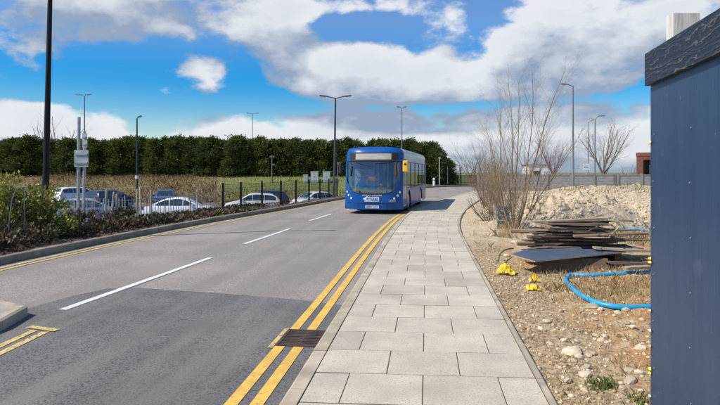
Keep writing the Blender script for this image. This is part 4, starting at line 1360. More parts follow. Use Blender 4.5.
# cabinets on the bank
cabm = mat('cabinet_grey', (.46, .50, .50), .5, col2=(.40, .44, .44), scale=3)
for (u, w_, v1, lb) in ((305.5, 4.5, 174.5, 'small pale cabinet on the grass, leftmost of three'), (314.5, 7.5, 171.2, 'pale square cabinet on the grass, middle of three'), (326.5, 7.5, 171.2, 'pale square cabinet on the grass nearest the bus')):
    d = 63.5; p = W(u, 172, d)
    z0 = zl(p.x, p.y); z1 = W(u, v1, d).z; hw_ = w_ * d / FPX / 2
    c_ = thing('utility_cabinet', lb, 'cabinet', (p.x, p.y, z0), YAW)
    MB().box(-hw_, hw_, 0, .45, -.1, z1 - z0 - .05).build('housing', cabm, c_)
    MB().box(-hw_ - .03, hw_ + .03, -.03, .48, z1 - z0 - .05, z1 - z0).build('lid', cabm, c_)
    for sx_ in (-1, 1):
        d_ = MB().box(min(0.01 * sx_, (hw_ - .04) * sx_), max(.01 * sx_, (hw_ - .04) * sx_), -.015, -.002, .12, z1 - z0 - .1).build('door', cabm, c_)
        MB().box(sx_ * .05 - .012, sx_ * .05 + .012, -.03, -.016, (z1 - z0) * .5, (z1 - z0) * .5 + .12).build('handle', galv_dark, d_)
# two-post traffic sign seen from behind
sg = thing('road_sign', 'back of a two-post grey traffic sign in the verge', 'road sign', gz(80.5, 16.8, 0), YAW)
def sx_at(u): return (u - 80.5) / FPX * 16.8
def sz_at(v): return CAM_H + (HZ - v) / FPX * 16.8
for (u, v, r) in ((78, 117, .05), (83.6, 131, .042)):
    MB().tube([(sx_at(u), 0, -.1), (sx_at(u) + .03, 0, sz_at(v))], r, 10).build('post', galv, sg, True)
for (u0, u1, v0, v1) in ((75.5, 89.5, 150, 167), (83.5, 88.5, 133.5, 148)):
    b_ = MB().box(sx_at(u0), sx_at(u1), -.075, -.068, sz_at(v1), sz_at(v0)).build('sign_plate', mat('sign_back', (.50, .52, .53), .45, .2, scale=4), sg)
    for z in (.25, .75):
        zz = sz_at(v1) + (sz_at(v0) - sz_at(v1)) * z
        MB().box(sx_at(u0) + .02, sx_at(u1) - .02, -.10, -.0755, zz - .02, zz + .02).build('channel', galv, b_)

# ================================================================== right side
tan_bark = worldy(mat('pale_bark', (.32, .245, .155), .85, col2=(.18, .13, .085), scale=9, bump=.3))
brown_bark = worldy(mat('brown_twigs', (.22, .155, .105), .9, col2=(.13, .09, .065), scale=6))
grey_bark = worldy(mat('grey_twigs', (.20, .165, .135), .9, col2=(.13, .105, .09), scale=6))
def wz(x, y): return waste_z(x, y)
# bare sapling with many stems
random.seed(21)
p = G(514, 229, 0)
sap = thing('bare_sapling', 'leafless multi-stemmed sapling with pale stems beside the plank pile', 'tree', (p.x, p.y, wz(p.x, p.y)), YAW)
stems = [(-.06, 0, 4.5, .034, (.07, .02)), (.12, .05, 4.8, .036, (.20, .05)), (-.02, -.08, 4.3, .030, (-.10, -.05)), (-.14, .06, 3.9, .026, (-.22, .05)), (.06, -.06, 4.0, .024, (.40, .0)),
         (-.10, -.05, 3.5, .022, (-.36, .1)), (.16, .1, 3.6, .022, (.50, .1)), (.02, .12, 4.4, .026, (.02, .15)), (-.2, .02, 2.9, .018, (-.50, -.05)), (.2, -.03, 2.6, .017, (.72, .0)), (.08, .02, 4.7, .028, (.12, -.08)), (-.16, .1, 3.2, .018, (-.12, .3))]
for k, (x, y, L, r, ln) in enumerate(stems):
    mb = MB()
    branch(mb, (x * .8, y * .8, -.08), (ln[0], ln[1], 1), L, r * .9, 0, 3, .085, (18, 46), (20, 8, 3), .13, (6, 4, 3, 3), .16, (.20, .40), .12)
    mb.build('stem', tan_bark, sap, True)
for k in range(8):
    a = random.random() * 6.28
    mb = MB(); branch(mb, (.2 * math.cos(a), .2 * math.sin(a), -.05), (math.cos(a), math.sin(a), 1.3), random.uniform(.9, 1.7), .010, 0, 1, .04, (20, 45), (6,), .15, (4, 3))
    mb.build('sucker_shoot', tan_bark, sap)
# brown thicket along the path edge
random.seed(31)
tl = ['brown leafless bush hugging the bend of the footpath', 'reddish-brown bare bush behind the sapling stems', 'tangled bare bush halfway to the bend', 'bare brown bush farthest along the footpath edge', 'low bramble tangle left of the sapling foot', 'tall bare bush between sapling and far railings', 'thin bare bush just behind the grey slatted board', 'bare bush at the left end of the concrete fence']
for k, (u, d, h, n, sp) in enumerate(((490, 27, 2.9, 26, .45), (499, 22, 2.3, 24, .5), (488, 33, 2.6, 22, .4), (486, 40, 3.0, 20, .4), (493, 19.2, 1.1, 20, .8), (496, 36, 3.6, 14, .35), (503, 19.5, 1.7, 12, .5), (512, 33, 2.8, 14, .5))):
    p = W(u, 172, d)
    x = max(p.x, float(prx(p.y)) + .75)
    t_ = thing('bare_bush', tl[k], 'bush', (x, p.y, wz(x, p.y)), 0, 'bare bushes along the waste ground')
    mb = MB()
    for _ in range(n):
        a = random.random() * 6.283
        branch(mb, (.25 * math.cos(a), .25 * math.sin(a), -.1), (sp * math.cos(a), sp * math.sin(a), 1), h * random.uniform(.6, 1.05), .014, 0, 2, .06, (20, 50), (9, 5), .16, (4, 3, 3), .25, (.25, .45), .12)
    mb.build('stems', brown_bark if k != 4 else twig_m, t_)
# dead leaves hanging in the thicket
rng = np.random.default_rng(77)
P = []
for (u0, u1, d0, d1, z0, z1, n) in ((484, 502, 19.5, 36, .05, 2.2, 4200), (497, 520, 16.2, 18.5, .02, .5, 700)):
    for _ in range(n):
        p = W(rng.uniform(u0, u1), 172, rng.uniform(d0, d1))
        if p.x < float(prx(p.y)) + .1: continue
        P.append((p.x, p.y, wz(p.x, p.y) + z0 + (z1 - z0) * rng.random() ** 1.6))
V, F = leaf_quads(P, rng.normal(0, 1, (len(P), 3)), .055, .5, .5, rng)
tag(npmesh('dead_leaves', V, F, worldy(mat('dead_leaves', (.26, .17, .085), .9, col2=(.17, .15, .06), scale=3, island=.4))), 'dead brown leaves caught in the path-side thicket', 'leaves', kind='stuff')

# bare trees farther off
def bare_tree(label, u, d, z, H, n, spread, r, m, maxl=3, kids=(11, 8, 5), lean=0.0, group=None):
    p = W(u, 172, d)
    t_ = thing('bare_tree', label, 'tree', (p.x, p.y, z), YAW, group)
    tr = MB().tube([(0, 0, -.2), (.02, 0, H * .1), (.05 + lean * .3, .03, H * .22)], [r * 1.3, r, r * .85], 8)
    tr.build('trunk', m, t_, True)
    mb = MB()
    for k in range(n):
        a = 6.283 * k / n + random.uniform(-.3, .3)
        branch(mb, (.04 + lean * .2, .02, H * (.10 + .11 * random.random())), (spread * math.cos(a) + lean, spread * math.sin(a), 1), H * random.uniform(.65, .85), r * .55, 0, maxl, .07, (18, 45), kids, .13, (5, 3, 3, 3), .25, (.3, .5), .2)
    mb.build('crown', m, t_)
random.seed(5)
bare_tree('rounded bare tree behind the concrete fence', 603, 50, .4, 5.6, 9, .55, .12, grey_bark, lean=.05)
bare_tree('spreading bare tree behind the sapling', 553, 54, .4, 4.6, 8, .6, .10, grey_bark)
bare_tree('bare tree showing above the hedge behind the black lamp', 54, 88, 0, 11.6, 7, .45, .2, grey_bark, 2, (8, 6))
for k, (u, d, H, lb) in enumerate(((470, 84, 6.0, 'bare tree beyond the bend, tallest of the row'), (457, 88, 3.6, 'low bare tree right of the hedge end'), (483, 82, 6.6, 'bare tree behind the far railings near the thicket'), (476, 92, 4.6, 'small bare tree in the gap beyond the bend'), (528, 70, 4.0, 'bare tree beside the white cabin'), (630, 60, 3.0, 'small bare tree next to the red-brown building'))):
    bare_tree(lb, u, d, -.3, H, 6, .5, .09, grey_bark, 2, (9, 6))

# far dark railings beyond the bend
fr_ = thing('far_railings', 'dark vertical bar railings across the far side of the bend', 'railings', W(450, 172, 77))
fr_.location.z = 0
o0 = fr_.location
a, b_ = W(446, 172, 77.5), W(500, 172, 80)
bar_me = MB().box(-.035, .035, -.02, .02, 0, 1.3).mesh('bar'); bar_me.materials.append(black_paint)
pst = MB().box(-.07, .07, -.06, .06, 0, 2.4).mesh('post'); pst.materials.append(black_paint)
L = (b_ - a).length; nb = int(L / .14)
for k in range(nb):
    q = a.lerp(b_, k / nb)
    o = link('post' if k % 16 == 0 else 'bar', pst if k % 16 == 0 else bar_me, None, fr_); o.location = (q.x - o0.x, q.y - o0.y, -.1)
for z in (.15, 1.15):
    MB().tube([(a.x - o0.x, a.y - o0.y, z), (b_.x - o0.x, b_.y - o0.y, z)], .03, 4).build('rail', black_paint, fr_)

# post and panel fence behind the spoil bank
fence_grey = worldy(mat('fence_grey', (.33, .335, .34), .85, col2=(.25, .25, .255), scale=2.5, stretch=(1, 1, 3)))
fence_post = worldy(mat('fence_post', (.30, .28, .25), .88, scale=3))
A_, B_ = W(478, 172, 43.5), W(690, 172, 42.0)
L = (B_ - A_).length
pf = thing('panel_fence', 'grey panel fence with posts on top of the spoil bank', 'fence', (A_.x, A_.y, .5), math.atan2(B_.y - A_.y, B_.x - A_.x))
npn = 9
wd = L / npn
for k in range(npn + 1):
    o = MB().box(-.07, .07, -.09, .07, -.4, 1.02).box(-.08, .08, -.10, .08, 1.02, 1.05).build('post', fence_post, pf); o.location.x = k * wd
for k in range(npn):
    pn = MB().box(.075, wd - .075, -.015, .025, .04, .90).build('panel', fence_grey, pf); pn.location.x = k * wd
    MB().box(.075, wd - .075, -.05, .04, .905, .975).build('rail', fence_post, pn)
    for j in range(1, 4):
        MB().box(.08, wd - .08, -.028, -.017, .04 + j * .215 - .012, .04 + j * .215 + .012).build('batten', fence_grey, pn)
    MB().box(.075, wd - .075, -.03, .03, -.3, .035).build('gravel_board', fence_post, pn)
# small white sign over the fence
ws_ = thing('small_sign', 'small white square sign above the panel fence', 'sign', gz(586, 44.5, .4), YAW)
MB().tube([(0, 0, 0), (0, 0, 1.95)], .025, 8).build('post', galv, ws_)
MB().box(-.26, .26, -.045, -.028, 1.42, 1.93).build('sign_plate', white_plastic, ws_)
MB().box(-.2, .2, -.05, -.0455, 1.62, 1.68).build('print', galv_dark, ws_)
# white cabin
cb = thing('white_cabin', 'low white cabin glimpsed behind the sapling', 'cabin', gz(541, 66, -.3), YAW)
MB().box(-1.5, 1.3, 0, 2.4, 0, 2.75).build('wall', white_plastic, cb)
MB().box(-1.6, 1.4, -.1, 2.5, 2.752, 2.87).build('roof', galv_dark, cb)
w_ = MB().box(-.9, -.1, -.03, -.004, 1.3, 2.1).build('window', dark_inner, cb)
MB().box(.35, 1.0, -.03, -.004, .1, 2.05).build('door', cabm, cb)
# red-brown building
rb_m = mat('red_brown_brick', (.20, .075, .045), .85, col2=(.14, .05, .035), scale=4, speck=(30, (.28, .13, .09), .55, .7))
bd = thing('red_brown_building', 'red-brown building with a dark recessed front behind the hoarding', 'building', gz(636.5, 60, -.2), YAW - R(29))
MB().box(0, .65, 0, 6, 0, 3.55).build('wall', rb_m, bd)
MB().box(.65, 8, 1.6, 6, 0, 3.2).build('back_wall', mat('dark_recess', (.05, .038, .035), .8, scale=3), bd)
MB().box(7.5, 8.2, 0, 1.598, 0, 3.3).build('end_wall', rb_m, bd)
MB().box(-.05, 8.25, -.05, 6.1, 3.552, 3.95).build('roof', rb_m, bd)
MB().box(.652, 7.498, .0, 1.598, 3.2, 3.548).build('lintel', rb_m, bd)
for k in range(3):
    w_ = MB().box(1.1 + k * 2.1, 2.7 + k * 2.1, 1.55, 1.597, .9, 2.7).build('window', dark_inner, bd)
    MB().box(1.16 + k * 2.1, 2.64 + k * 2.1, 1.535, 1.548, .96, 2.64).build('pane', glass_car, w_)

# ------------------------------------------------------------------ timber pile
plank_a = mat('old_plank_grey', (.30, .215, .14), .9, col2=(.10, .07, .048), scale=3, stretch=(.6, 9, 9), bump=.5, bscale=14, objrand=.3)
plank_b = mat('old_plank_brown', (.24, .165, .105), .9, col2=(.09, .06, .04), scale=3, stretch=(.6, 9, 9), bump=.5, bscale=14, objrand=.3)
plank_c = mat('old_plank_pale', (.50, .41, .29), .9, col2=(.27, .21, .145), scale=3, stretch=(.6, 9, 9), bump=.5, bscale=14, objrand=.2)
random.seed(12)
def plank(label, u0, u1, d, z, wd, th, m, rz=0.0, ry=0.0, rx=0.0, group='planks in the timber pile'):
    a, b_ = W(u0, 172, d), W(u1, 172, d)
    L = (b_ - a).length
    c = (a + b_) / 2
    n = 7
    rows = []
    bend = random.uniform(-.012, .012)
    jag = [random.uniform(-.09, .09) for _ in range(4)]
    for i in range(n + 1):
        t = i / n
        x = (t - .5) * L
        zz = bend * (4 * (t - .5) ** 2)
        e0 = jag[0] if i == 0 else (jag[2] if i == n else 0)
        e1 = jag[1] if i == 0 else (jag[3] if i == n else 0)
        wj = random.uniform(-.012, .012)
        rows.append([(x + e0, -wd / 2 + wj, zz), (x + e1, wd / 2 + wj, zz), (x + e1, wd / 2 + wj, zz + th), (x + e0, -wd / 2 + wj, zz + th), (x + e0, -wd / 2 + wj, zz)])
    mb = MB().grid(rows)
    mb.f.append((0, 1, 2, 3)); k = n * 5; mb.f.append((k + 3, k + 2, k + 1, k))
    o = mb.build('plank', m)
    o.location = (c.x, c.y, z); o.rotation_euler = (rx, ry, YAW + rz)
    return tag(o, label, 'plank', group)
generic = 'weathered plank inside the timber pile'
z = .20
layers = [(.20, 524, 632, 'b'), (.26, 528, 622, 'a'), (.32, 522, 640, 'b'), (.38, 530, 612, 'c'), (.44, 522, 628, 'a'), (.50, 536, 634, 'b'), (.56, 528, 606, 'c'), (.61, 540, 622, 'a'), (.66, 550, 618, 'b')]
for li, (zl_, u0, u1, mk) in enumerate(layers):
    for row in range(3):
        d = 10.35 + row * .34 + random.uniform(-.05, .05) + li * .02
        m = {'a': plank_a, 'b': plank_b, 'c': plank_c}[mk if random.random() < .6 else random.choice('abc')]
        sh = random.uniform(-12, 12)
        lab = generic
        if row == 0:
            lab = ['lowest front plank of the timber pile', 'second front plank up in the timber pile', 'third front plank up in the timber pile', 'fourth front plank up in the timber pile', 'fifth front plank up in the timber pile',
                   'sixth front plank up in the timber pile', 'seventh front plank up in the timber pile', 'eighth front plank up in the timber pile', 'uppermost front plank of the timber pile'][li]
        plank(lab, u0 + sh + random.uniform(-6, 8), u1 + sh * .5 + random.uniform(-26, 14), d, zl_ + random.uniform(-.006, .006), random.choice((.12, .16, .22, .38)), random.uniform(.014, .032), m, random.uniform(-.18, .18), random.uniform(-.035, .035), random.uniform(-.10, .06))
plank('long pale plank across the top of the pile sloping up right', 528, 612, 10.9, .70, .22, .03, plank_c, .04, -.045)
plank('pale batten jutting right out of the pile towards the hoarding', 592, 668, 10.0, .24, .16, .035, plank_c, -.10, .045)
plank('grey plank jutting right above the pale batten', 575, 650, 10.2, .50, .18, .03, plank_a, .06, -.03)
plank('thin brown plank poking out low at the right of the pile', 606, 668, 9.6, .07, .14, .03, plank_b, -.16, .0)
plank('short pale offcut at the right end of the pile', 618, 650, 9.2, .06, .16, .04, plank_c, .25, 0)
rs_ = random.Random(3)
for k in range(9):
    u = rs_.uniform(535, 625)
    q = W(u, 172, rs_.uniform(9.9, 10.6)); L_ = rs_.uniform(.35, .9); a_ = rs_.uniform(-1.2, 1.2)
    dx_ = Vector((math.cos(a_ + YAW), math.sin(a_ + YAW), rs_.uniform(-.15, .25))) * L_ / 2
    c_ = Vector((q.x, q.y, rs_.uniform(.30, .74)))
    mid_ = c_ + Vector((0, 0, rs_.uniform(-.02, .03)))
    o = MB().tube([c_ - dx_, mid_, c_ + dx_], [.010, .012, .006], 4).build('timber_splinter', plank_c if k % 2 else plank_b)
    tag(o, 'thin broken stick lying across the timber pile', 'stick', 'sticks on the timber pile')
# timber bearers that carry the pile
for k, u in enumerate((545, 605)):
    p = W(u, 172, 10.7)
    o = MB().box(-.06, .06, -.55, .55, 0, .22).build('timber_bearer', plank_b)
    o.location = (p.x, p.y, wz(p.x, p.y) - .03); o.rotation_euler.z = YAW
    tag(o, ['left bearer under the timber pile', 'right bearer under the timber pile'][k], 'bearer', 'bearers under the pile')
# blue-grey sheet laid on the front of the pile
board_blue = mat('blue_grey_board', (.060, .085, .13), .5, col2=(.085, .11, .155), scale=2.5, speck=(14, (.16, .16, .16), .60, .74), bump=.15)
ply_edge = mat('plywood_edge', (.48, .37, .24), .85, scale=10)
bs = thing('painted_board', 'large blue-grey painted board sloping off the front of the timber pile', 'board', (0, 0, 0))
cn = [G(504, 257.5, .16), G(533, 250.5, .26), G(640, 246.5, .30), G(610, 252.5, .19), G(548, 263, .12)]
cn = [G(511, 255.0, .19), G(535, 262.0, .15), G(626, 252.5, .22), G(634, 247.0, .27), G(526, 250.2, .24)]
ctr = sum(cn, Vector()) / len(cn)
bs.location = (ctr.x, ctr.y, 0)
bot = [c - Vector((ctr.x, ctr.y, .004)) for c in cn]
top_ = [c - Vector((ctr.x, ctr.y, -.014)) for c in cn]
n = len(cn)
MB().add(top_, [(0, 1, 2), (0, 2, 3), (0, 3, 4)]).build('painted_face', board_blue, bs)
MB().add([c - Vector((0, 0, .0005)) for c in top_] + bot, [(n + 2, n + 1, n), (n + 3, n + 2, n), (n + 4, n + 3, n)] + [(i, n + i, n + (i + 1) % n, (i + 1) % n) for i in range(n)]).build('wood_core', ply_edge, bs)
o = MB().box(-.62, .62, -.012, .012, 0, .26).build('plywood_offcut', mat('brown_ply', (.17, .10, .065), .85, col2=(.11, .068, .045), scale=3, stretch=(1, 1, 6)))
p = G(577, 268, 0); o.location = (p.x, p.y, wz(p.x, p.y) - .02); o.rotation_euler = (R(-32), 0, YAW + R(5))
tag(o, 'reddish-brown plywood offcut leaning under the blue-grey board', 'board')

# yellow plastic bags
bag_m = mat('yellow_plastic', (.84, .62, .03), .42, col2=(.70, .50, .04), scale=9, bump=.5, bscale=16, trans=.15)
def bag(label, u, v, rx, ry, rz_, seed):
    p = G(u, v, 0)
    mb = MB(); n_ = 22
    rows = []
    for j in range(n_ + 1):
        row = []
        for i in range(n_ + 1):
            x, y = i / n_ * 2 - 1, j / n_ * 2 - 1
            q = Vector((x * 1.3 + seed, y * 1.3, seed * .5))
            rag = 1 + .28 * mnoise.noise((math.atan2(y, x) * 1.6 + seed, seed, 0))
            fold = abs(mnoise.noise(q * 1.5)) * .9 + abs(mnoise.noise(q * 4.0)) * .3
            hump = max(0, 1 - (x * x + y * y) * .6)
            z = rz_ * (.15 + fold * 1.1 * (.35 + hump) + .8 * hump ** 2)
            x2 = x * rag + .22 * mnoise.noise(q * 2.7 + Vector((9, 0, 0)))
            y2 = y * rag + .22 * mnoise.noise(q * 2.7 + Vector((0, 9, 0)))
            row.append((x2 * rx, y2 * ry, max(.004, z)))
        rows.append(row)
    mb.grid(rows)
    o = mb.build('plastic_bag', bag_m)
    o.location = (p.x, p.y, wz(p.x, p.y) + .005); o.rotation_euler.z = random.uniform(-.5, .5) + YAW
    tag(o, label, 'plastic bag', 'yellow plastic bags')
bag('crumpled bright yellow plastic bag at the tip of the board', 506, 272, .15, .13, .11, 1.0)
bag('flat torn yellow bag between the board and the blue pipe', 534, 287, .10, .12, .05, 4.0)
bag('smaller yellow bag pressed against the board, right one', 534, 279, .08, .06, .08, 7.0)
# rubble under the board
# blue water pipe
pipe_m = mat('blue_pipe', (.02, .36, .66), .4, col2=(.02, .31, .60), scale=5, speck=(8, (.16, .40, .60), .60, .8))
def pipe(label, pts, r, z):
    P = [Vector((q.x, q.y, wz(q.x, q.y) + z)) for q in (G(u, v, z) for u, v in pts)]
    C = catmull([tuple(p) for p in P], .06)
    # ease out the bumps of the ground
    zz = np.convolve(np.pad(C[:, 2], 6, mode='edge'), np.ones(13) / 13, mode='valid'); C[:, 2] = zz
    o = MB().tube([tuple(c) for c in C], r, 12).build('water_pipe', pipe_m, None, True)
    tag(o, label, 'pipe', 'blue water pipes')
pipe('bright blue water pipe bent in a loop on the stony ground', [(735, 300), (690, 302), (651, 302), (620, 302.5), (598, 299.5), (581, 293), (570, 283.5), (566, 276), (570, 270.5), (588, 271.5), (612, 271), (651, 269.5), (690, 268), (720, 267)], .034, .035)
pipe('short length of blue pipe behind the timber pile', [(615, 226), (630, 226.5), (651, 228.5), (672, 231), (700, 233)], .04, .10)
C = catmull([tuple(G(u, v, .08) + Vector((0, 0, zz))) for u, v, zz in ((498, 262, 0), (500, 256, .03), (505, 252.5, .05), (513, 251, .05), (522, 251, .02))], .03)
tag(MB().tube([tuple(c) for c in C], .014, 6).build('green_hose', mat('green_hose', (.09, .17, .08), .6, scale=6), None, True), 'short curl of green hose at the left of the board', 'hose')

# grey slatted board by the sapling
sb_m = mat('grey_slat', (.34, .38, .42), .7, col2=(.26, .29, .32), scale=6)
gs = thing('slatted_board', 'small grey slatted board leaning at the foot of the sapling', 'board', gz(503.5, 16.6, .0), YAW + R(28))
gs.location.z = wz(gs.location.x, gs.location.y)
for k in range(4):
    o = MB().box(-.24, .24, -.012, .012, .12 + k * .145, .12 + k * .145 + .115).build('slat', sb_m, gs)
    o.rotation_euler = (R(-8), R(6), 0)
for x in (-.2, .2):
    MB().box(x - .02, x + .02, .016, .045, -.1, .70).build('leg', sb_m, gs).rotation_euler = (R(-8), 0, 0)

# ------------------------------------------------------------------ hoarding
hoard_m = bpy.data.materials.new('hoarding_blue'); hoard_m.use_nodes = True
t = hoard_m.node_tree; b = t.nodes['Principled BSDF']; b.inputs['Roughness'].default_value = .42
tcn = N(t, 'ShaderNodeTexCoord'); mp = N(t, 'ShaderNodeMapping'); mp.inputs['Scale'].default_value = (1, 6, .35)
t.links.new(tcn.outputs['Object'], mp.inputs['Vector'])
def hn(sc, de=4, vec=None):
    n_ = N(t, 'ShaderNodeTexNoise'); n_.inputs['Scale'].default_value = sc; n_.inputs['Detail'].default_value = de
    t.links.new(vec or mp.outputs[0], n_.inputs['Vector']); return n_.outputs[0]
c1 = tmix(mapr(hn(2.2, 6), .35, .65, tree=t), (.017, .045, .098), (.022, .053, .112))
c1 = tmix(mapr(hn(1.2, 5, tcn.outputs['Object']), .45, .75, tree=t), c1, (.028, .060, .120))
c1 = tmix(mapr(hn(6, 3), .64, .78, 0, .22, tree=t), c1, (.08, .115, .165))
c1 = tmix(mapr(hn(.9, 6, tcn.outputs['Object']), .50, .66, 0, .55, tree=t), c1, (.014, .038, .085))
c1 = tmix(mapr(hn(3.5, 7, tcn.outputs['Object']), .62, .72, 0, .5, tree=t), c1, (.075, .105, .15))
c1 = tmix(mapr(hn(26, 4, tcn.outputs['Object']), .70, .76, 0, .8, tree=t), c1, (.16, .19, .23))
t.links.new(c1, b.inputs['Base Color'])
bp = N(t, 'ShaderNodeBump'); bp.inputs['Strength'].default_value = .18; bp.inputs['Distance'].default_value = .01
t.links.new(hn(9, 6), bp.inputs['Height']); t.links.new(bp.outputs[0], b.inputs['Normal'])
MATS['hoarding_blue'] = hoard_m
cap_m = bpy.data.materials.new('peeling_cap'); cap_m.use_nodes = True
t = cap_m.node_tree; b = t.nodes['Principled BSDF']; b.inputs['Roughness'].default_value = .6
tcn = N(t, 'ShaderNodeTexCoord'); mp = N(t, 'ShaderNodeMapping'); mp.inputs['Scale'].default_value = (1, .8, 2.6)
t.links.new(tcn.outputs['Object'], mp.inputs['Vector'])
wv = N(t, 'ShaderNodeTexWave', wave_type='BANDS', bands_direction='Z'); wv.inputs['Scale'].default_value = 3.2; wv.inputs['Distortion'].default_value = 16; wv.inputs['Detail'].default_value = 3; wv.inputs['Detail Scale'].default_value = 1.3
t.links.new(mp.outputs[0], wv.inputs['Vector'])
c1 = tmix(mapr(wv.outputs['Fac'], .93, 1.0, tree=t), (.012, .020, .040), (.12, .105, .09))
c1 = tmix(mapr(hn(5, 6), .44, .60, tree=t), c1, (.013, .024, .046))
c1 = tmix(mapr(hn(30, 4), .60, .72, 0, .7, tree=t), c1, (.22, .20, .18))
t.links.new(c1, b.inputs['Base Color'])
bp = N(t, 'ShaderNodeBump'); bp.inputs['Strength'].default_value = .4; bp.inputs['Distance'].default_value = .006
t.links.new(wv.outputs['Fac'], bp.inputs['Height']); t.links.new(bp.outputs[0], b.inputs['Normal'])
MATS['peeling_cap'] = cap_m
far_edge = W(650.5, 172, 3.64)
HA = R(2.6)
hd_ = thing('hoarding', 'dark blue painted plywood hoarding at the right edge of the picture', 'hoarding', (far_edge.x, far_edge.y, -.05), -HA)
HT = 2.44
# panels run from the far edge towards and past the camera (local -y)
y1 = 0.0
for k, wd_ in enumerate((1.22, 1.22, 1.22, 1.22)):
    MB().box(0.0, .018, y1 - wd_ + .002, y1 - .002, 0.0, HT + .02).build('panel', hoard_m, hd_)
    y1 -= wd_
cp = MB().box(-.032, -.002, -4.88, .012, HT - .165, HT + .045).build('cap_board', cap_m, hd_)
cp2 = MB().box(-.002, .10, -4.88, .012, HT + .022, HT + .045).build('cap_top', cap_m, hd_)
for y in (-.06, -1.25, -2.4, -3.6, -4.8):
    MB().box(.0185, .095, y - .045, y + .045, -.3, HT + .018).build('post', mat('hoarding_timber', (.30, .22, .14), .85, scale=4, stretch=(6, 6, 1)), hd_)
tie_m = mat('yellow_tie', (.80, .66, .05), .5, scale=6)
tie_w = mat('pale_flake', (.55, .55, .48), .7, scale=6)
def hz_at(v): return CAM_H + (HZ - v) / FPX * 3.64 + .05
for (v, dx, m, s_) in ((142.5, -.004, tie_m, .020), (258, .0, tie_m, .018), (262, -.002, tie_m, .022), (310, 0, tie_w, .014), (330, 0, tie_w, .02), (345, -.004, tie_w, .012), (368, 0, tie_m, .022), (372, .0, tie_m, .014), (395, .03, tie_w, .012)):
    zz = hz_at(v)
    s_ *= .6
    if zz < 0.03: continue
    MB().add([(-.004, -.02, zz - s_), (-.010, -.032 - s_, zz), (-.004, -.02, zz + s_), (-.012, .012, zz + .2 * s_), (-.022, -.025, zz - s_ * .2)], [(0, 1, 4), (1, 2, 4), (2, 3, 4), (3, 0, 4)]).build('paint_flake', m, hd_)
scr = MB().tube([(-.004, 0, 0), (.001, 0, 0)], [.006, .007], 8).mesh('screw')
for y in (-.06, -.62, -1.25, -1.85, -2.4):
    for z in np.arange(.15, 2.2, .30):
        o = link('screw', scr, galv_dark, hd_); o.location = (0, y + .01 * math.sin(z * 9), z)
# white post rising behind the hoarding
p = W(683, 172, 3.45)
wp_ = MB().box(-.082, .082, -.04, .04, -.4, CAM_H + (HZ - 13) / FPX * 3.41).build('white_post', mat('flaking_white', (.70, .68, .62), .8, col2=(.50, .48, .43), scale=5, stretch=(4, 4, .6), bump=.3))
wp_.location = (p.x, p.y, 0); wp_.rotation_euler.z = YAW
tag(wp_, 'weathered white timber post rising behind the blue hoarding', 'post')

# ------------------------------------------------------------------ stones, gravel and dry grass
stone_m = worldy(mat('flint_stone', (.62, .54, .40), .85, col2=(.44, .35, .24), scale=6, bump=.4, objrand=.25))
gravel_m = worldy(mat('gravel', (.58, .49, .35), .9, col2=(.38, .28, .17), scale=9, island=.5))
def stone_mesh(seed, sub=2):
    bm = bmesh.new(); bmesh.ops.create_icosphere(bm, subdivisions=sub, radius=1)
    for v in bm.verts:
        q = v.co.copy()
        v.co *= 1 + .35 * mnoise.fractal(q * 1.1 + Vector((seed, seed * .7, 0)), 1, 2, 3)
        v.co.z *= .62
    me_ = bpy.data.meshes.new('stone'); bm.to_mesh(me_); bm.free(); me_.materials.append(stone_m)
    return me_
sms = [stone_mesh(k * 3.7) for k in range(6)]
random.seed(44)
def add_stone(u, v, r, label, group='pale stones on the waste ground'):
    p = G(u, v, -.03)
    o = link('stone', sms[random.randrange(6)], None)
    o.location = (p.x, p.y, wz(p.x, p.y) + r * .22)
    o.scale = (r * random.uniform(.8, 1.3), r * random.uniform(.7, 1.1), r * random.uniform(.7, 1.1)); o.rotation_euler = (random.uniform(-.3, .3), random.uniform(-.3, .3), random.random() * 6.28)
    tag(o, label, 'stone', group)
for (u, v, r, lb) in ((592, 307, .075, 'pale stone just below the blue pipe loop'), (604, 335, .06, 'pale stone midway between pipe and hoarding foot'), (572, 352, .085, 'tan stone, largest near the lower footpath edge'), (580, 357, .06, 'small pale stone beside the large tan one'), (625, 308, .07, 'flat pale stone under the right of the pipe'),
                      (640, 352, .05, 'pale stone close to the hoarding'), (568, 381, .045, 'white stone lowest beside the path edging'), (515, 243, .10, 'grey stone on the bare patch near the sapling'), (492, 236, .10, 'dark stone by the bend of the edging'), (507, 256, .07, 'stone beside the green hose')):
    add_stone(u, v, r, lb)
for _ in range(75):
    v = random.uniform(255, 400)
    u = random.uniform(float(495 + (v - 245) * .50), 648)
    add_stone(u, v, random.uniform(.015, .05), 'small pale stone scattered on the waste ground')
rng = np.random.default_rng(9)
ico = bmesh.new(); bmesh.ops.create_icosphere(ico, subdivisions=1, radius=1)
IV = np.array([v.co[:] for v in ico.verts]); IF = np.array([[v.index for v in f.verts] for f in ico.faces]); ico.free()
def pebbles(name, label, pts, r0, r1, m):
    VV, FF = [], []
    for i, (x, y, z) in enumerate(pts):
        r = r0 + (r1 - r0) * rng.random() ** 3
        M_ = np.array(Matrix.Rotation(rng.random() * 6.28, 3, 'Z'))
        v = (IV * (1 + .22 * rng.normal(0, 1, IV.shape).clip(-1, 1))) * (r * rng.uniform(.7, 1.3), r * rng.uniform(.7, 1.2), r * .65)
        VV.append(v @ M_.T + (x, y, z + r * .25)); FF.append(IF + i * len(IV))
    tag(npmesh(name, np.concatenate(VV), np.concatenate(FF), m), label, 'gravel', kind='stuff')
pts = []
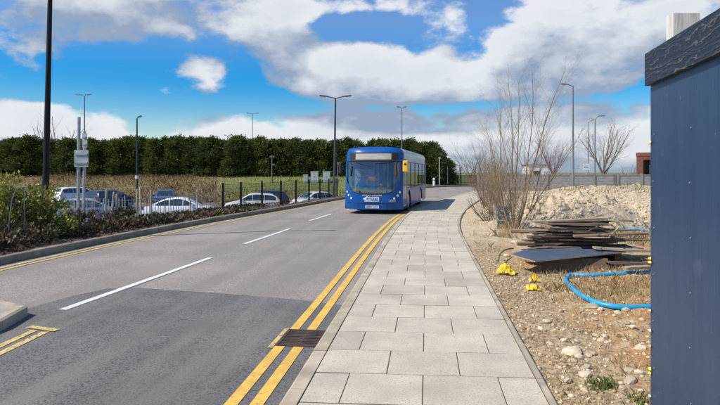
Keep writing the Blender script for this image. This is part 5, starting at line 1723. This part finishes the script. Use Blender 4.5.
while len(pts) < 9000:
    y = 2.6 + 8.6 * rng.random() ** 1.2
    s_ = .07 + 4.2 * rng.random() ** 1.3
    x = float(prx(y)) + s_
    if mnoise.noise((x * 1.3, y * 1.3, 4)) < -.25 and rng.random() < .7: continue
    pts.append((x, y, wz(x, y)))
pebbles('gravel', 'loose gravel and flints over the near waste ground', pts, .004, .024, gravel_m)
pts = []
while len(pts) < 7500:
    u = rng.uniform(520, 660); d = rng.uniform(15.5, 39)
    p = W(u, 172, d)
    if p.x < float(prx(p.y)) + 1.2: continue
    pts.append((p.x, p.y, wz(p.x, p.y)))
pebbles('rubble', 'chalky rubble on the spoil heaps', pts, .010, .075, worldy(mat('rubble', (.64, .54, .40), .9, col2=(.46, .37, .26), scale=4, island=.35)))
straw = worldy(mat('dry_grass', (.52, .40, .20), .9, col2=(.34, .25, .12), scale=1.5, island=.35, trans=.2))
P, H = [], []
def tuft(x, y, n, r, h):
    for _ in range(n):
        a, q = rng.random() * 6.283, r * math.sqrt(rng.random())
        xx, yy = x + q * math.cos(a), y + q * math.sin(a)
        if xx < float(prx(yy)) + .06: continue
        P.append((xx, yy, wz(xx, yy) - .01)); H.append(h * (.4 + .8 * rng.random()))
for _ in range(150):
    p = G(rng.uniform(545, 660), rng.uniform(262, 300), 0); tuft(p.x, p.y, 22, .22, .12)
for _ in range(260):
    y = rng.uniform(3.0, 10); x = float(prx(y)) + .15 + 2.0 * rng.random() ** 1.6; tuft(x, y, 12, .14, .07)
for _ in range(40):
    y = rng.uniform(10, 20); x = float(prx(y)) + .15 + 1.8 * rng.random(); tuft(x, y, 16, .25, .16)
for _ in range(26):
    p = G(rng.uniform(500, 522), rng.uniform(224, 236), 0); tuft(p.x, p.y, 28, .25, .32)
for _ in range(60):
    p = W(rng.uniform(610, 665), 172, rng.uniform(12.5, 16)); tuft(p.x, p.y, 24, .3, .30)
V, F = blades(P, np.array(H), .007, 1.1, rng)
tag(npmesh('dry_grass', V, F, straw), 'straw-coloured dry grass on the waste ground', 'grass', kind='stuff')
P, H = [], []
for (u, v) in ((599, 382), (602, 380), (596, 384), (640, 396), (646, 208), (608, 383)):
    p = G(u, v, 0); tuft(p.x, p.y, 60, .09, .06)
for _ in range(26):
    p = W(rng.uniform(560, 665), 172, rng.uniform(32, 41)); tuft(p.x, p.y, 26, .45, .42)
V, F = blades(P, np.array(H), .014, .9, rng)
tag(npmesh('weeds', V, F, worldy(mat('weed_green', (.12, .17, .035), .8, col2=(.20, .20, .06), scale=3, island=.4, trans=.2))), 'scattered green weeds on the waste ground and bank', 'weeds', kind='stuff')
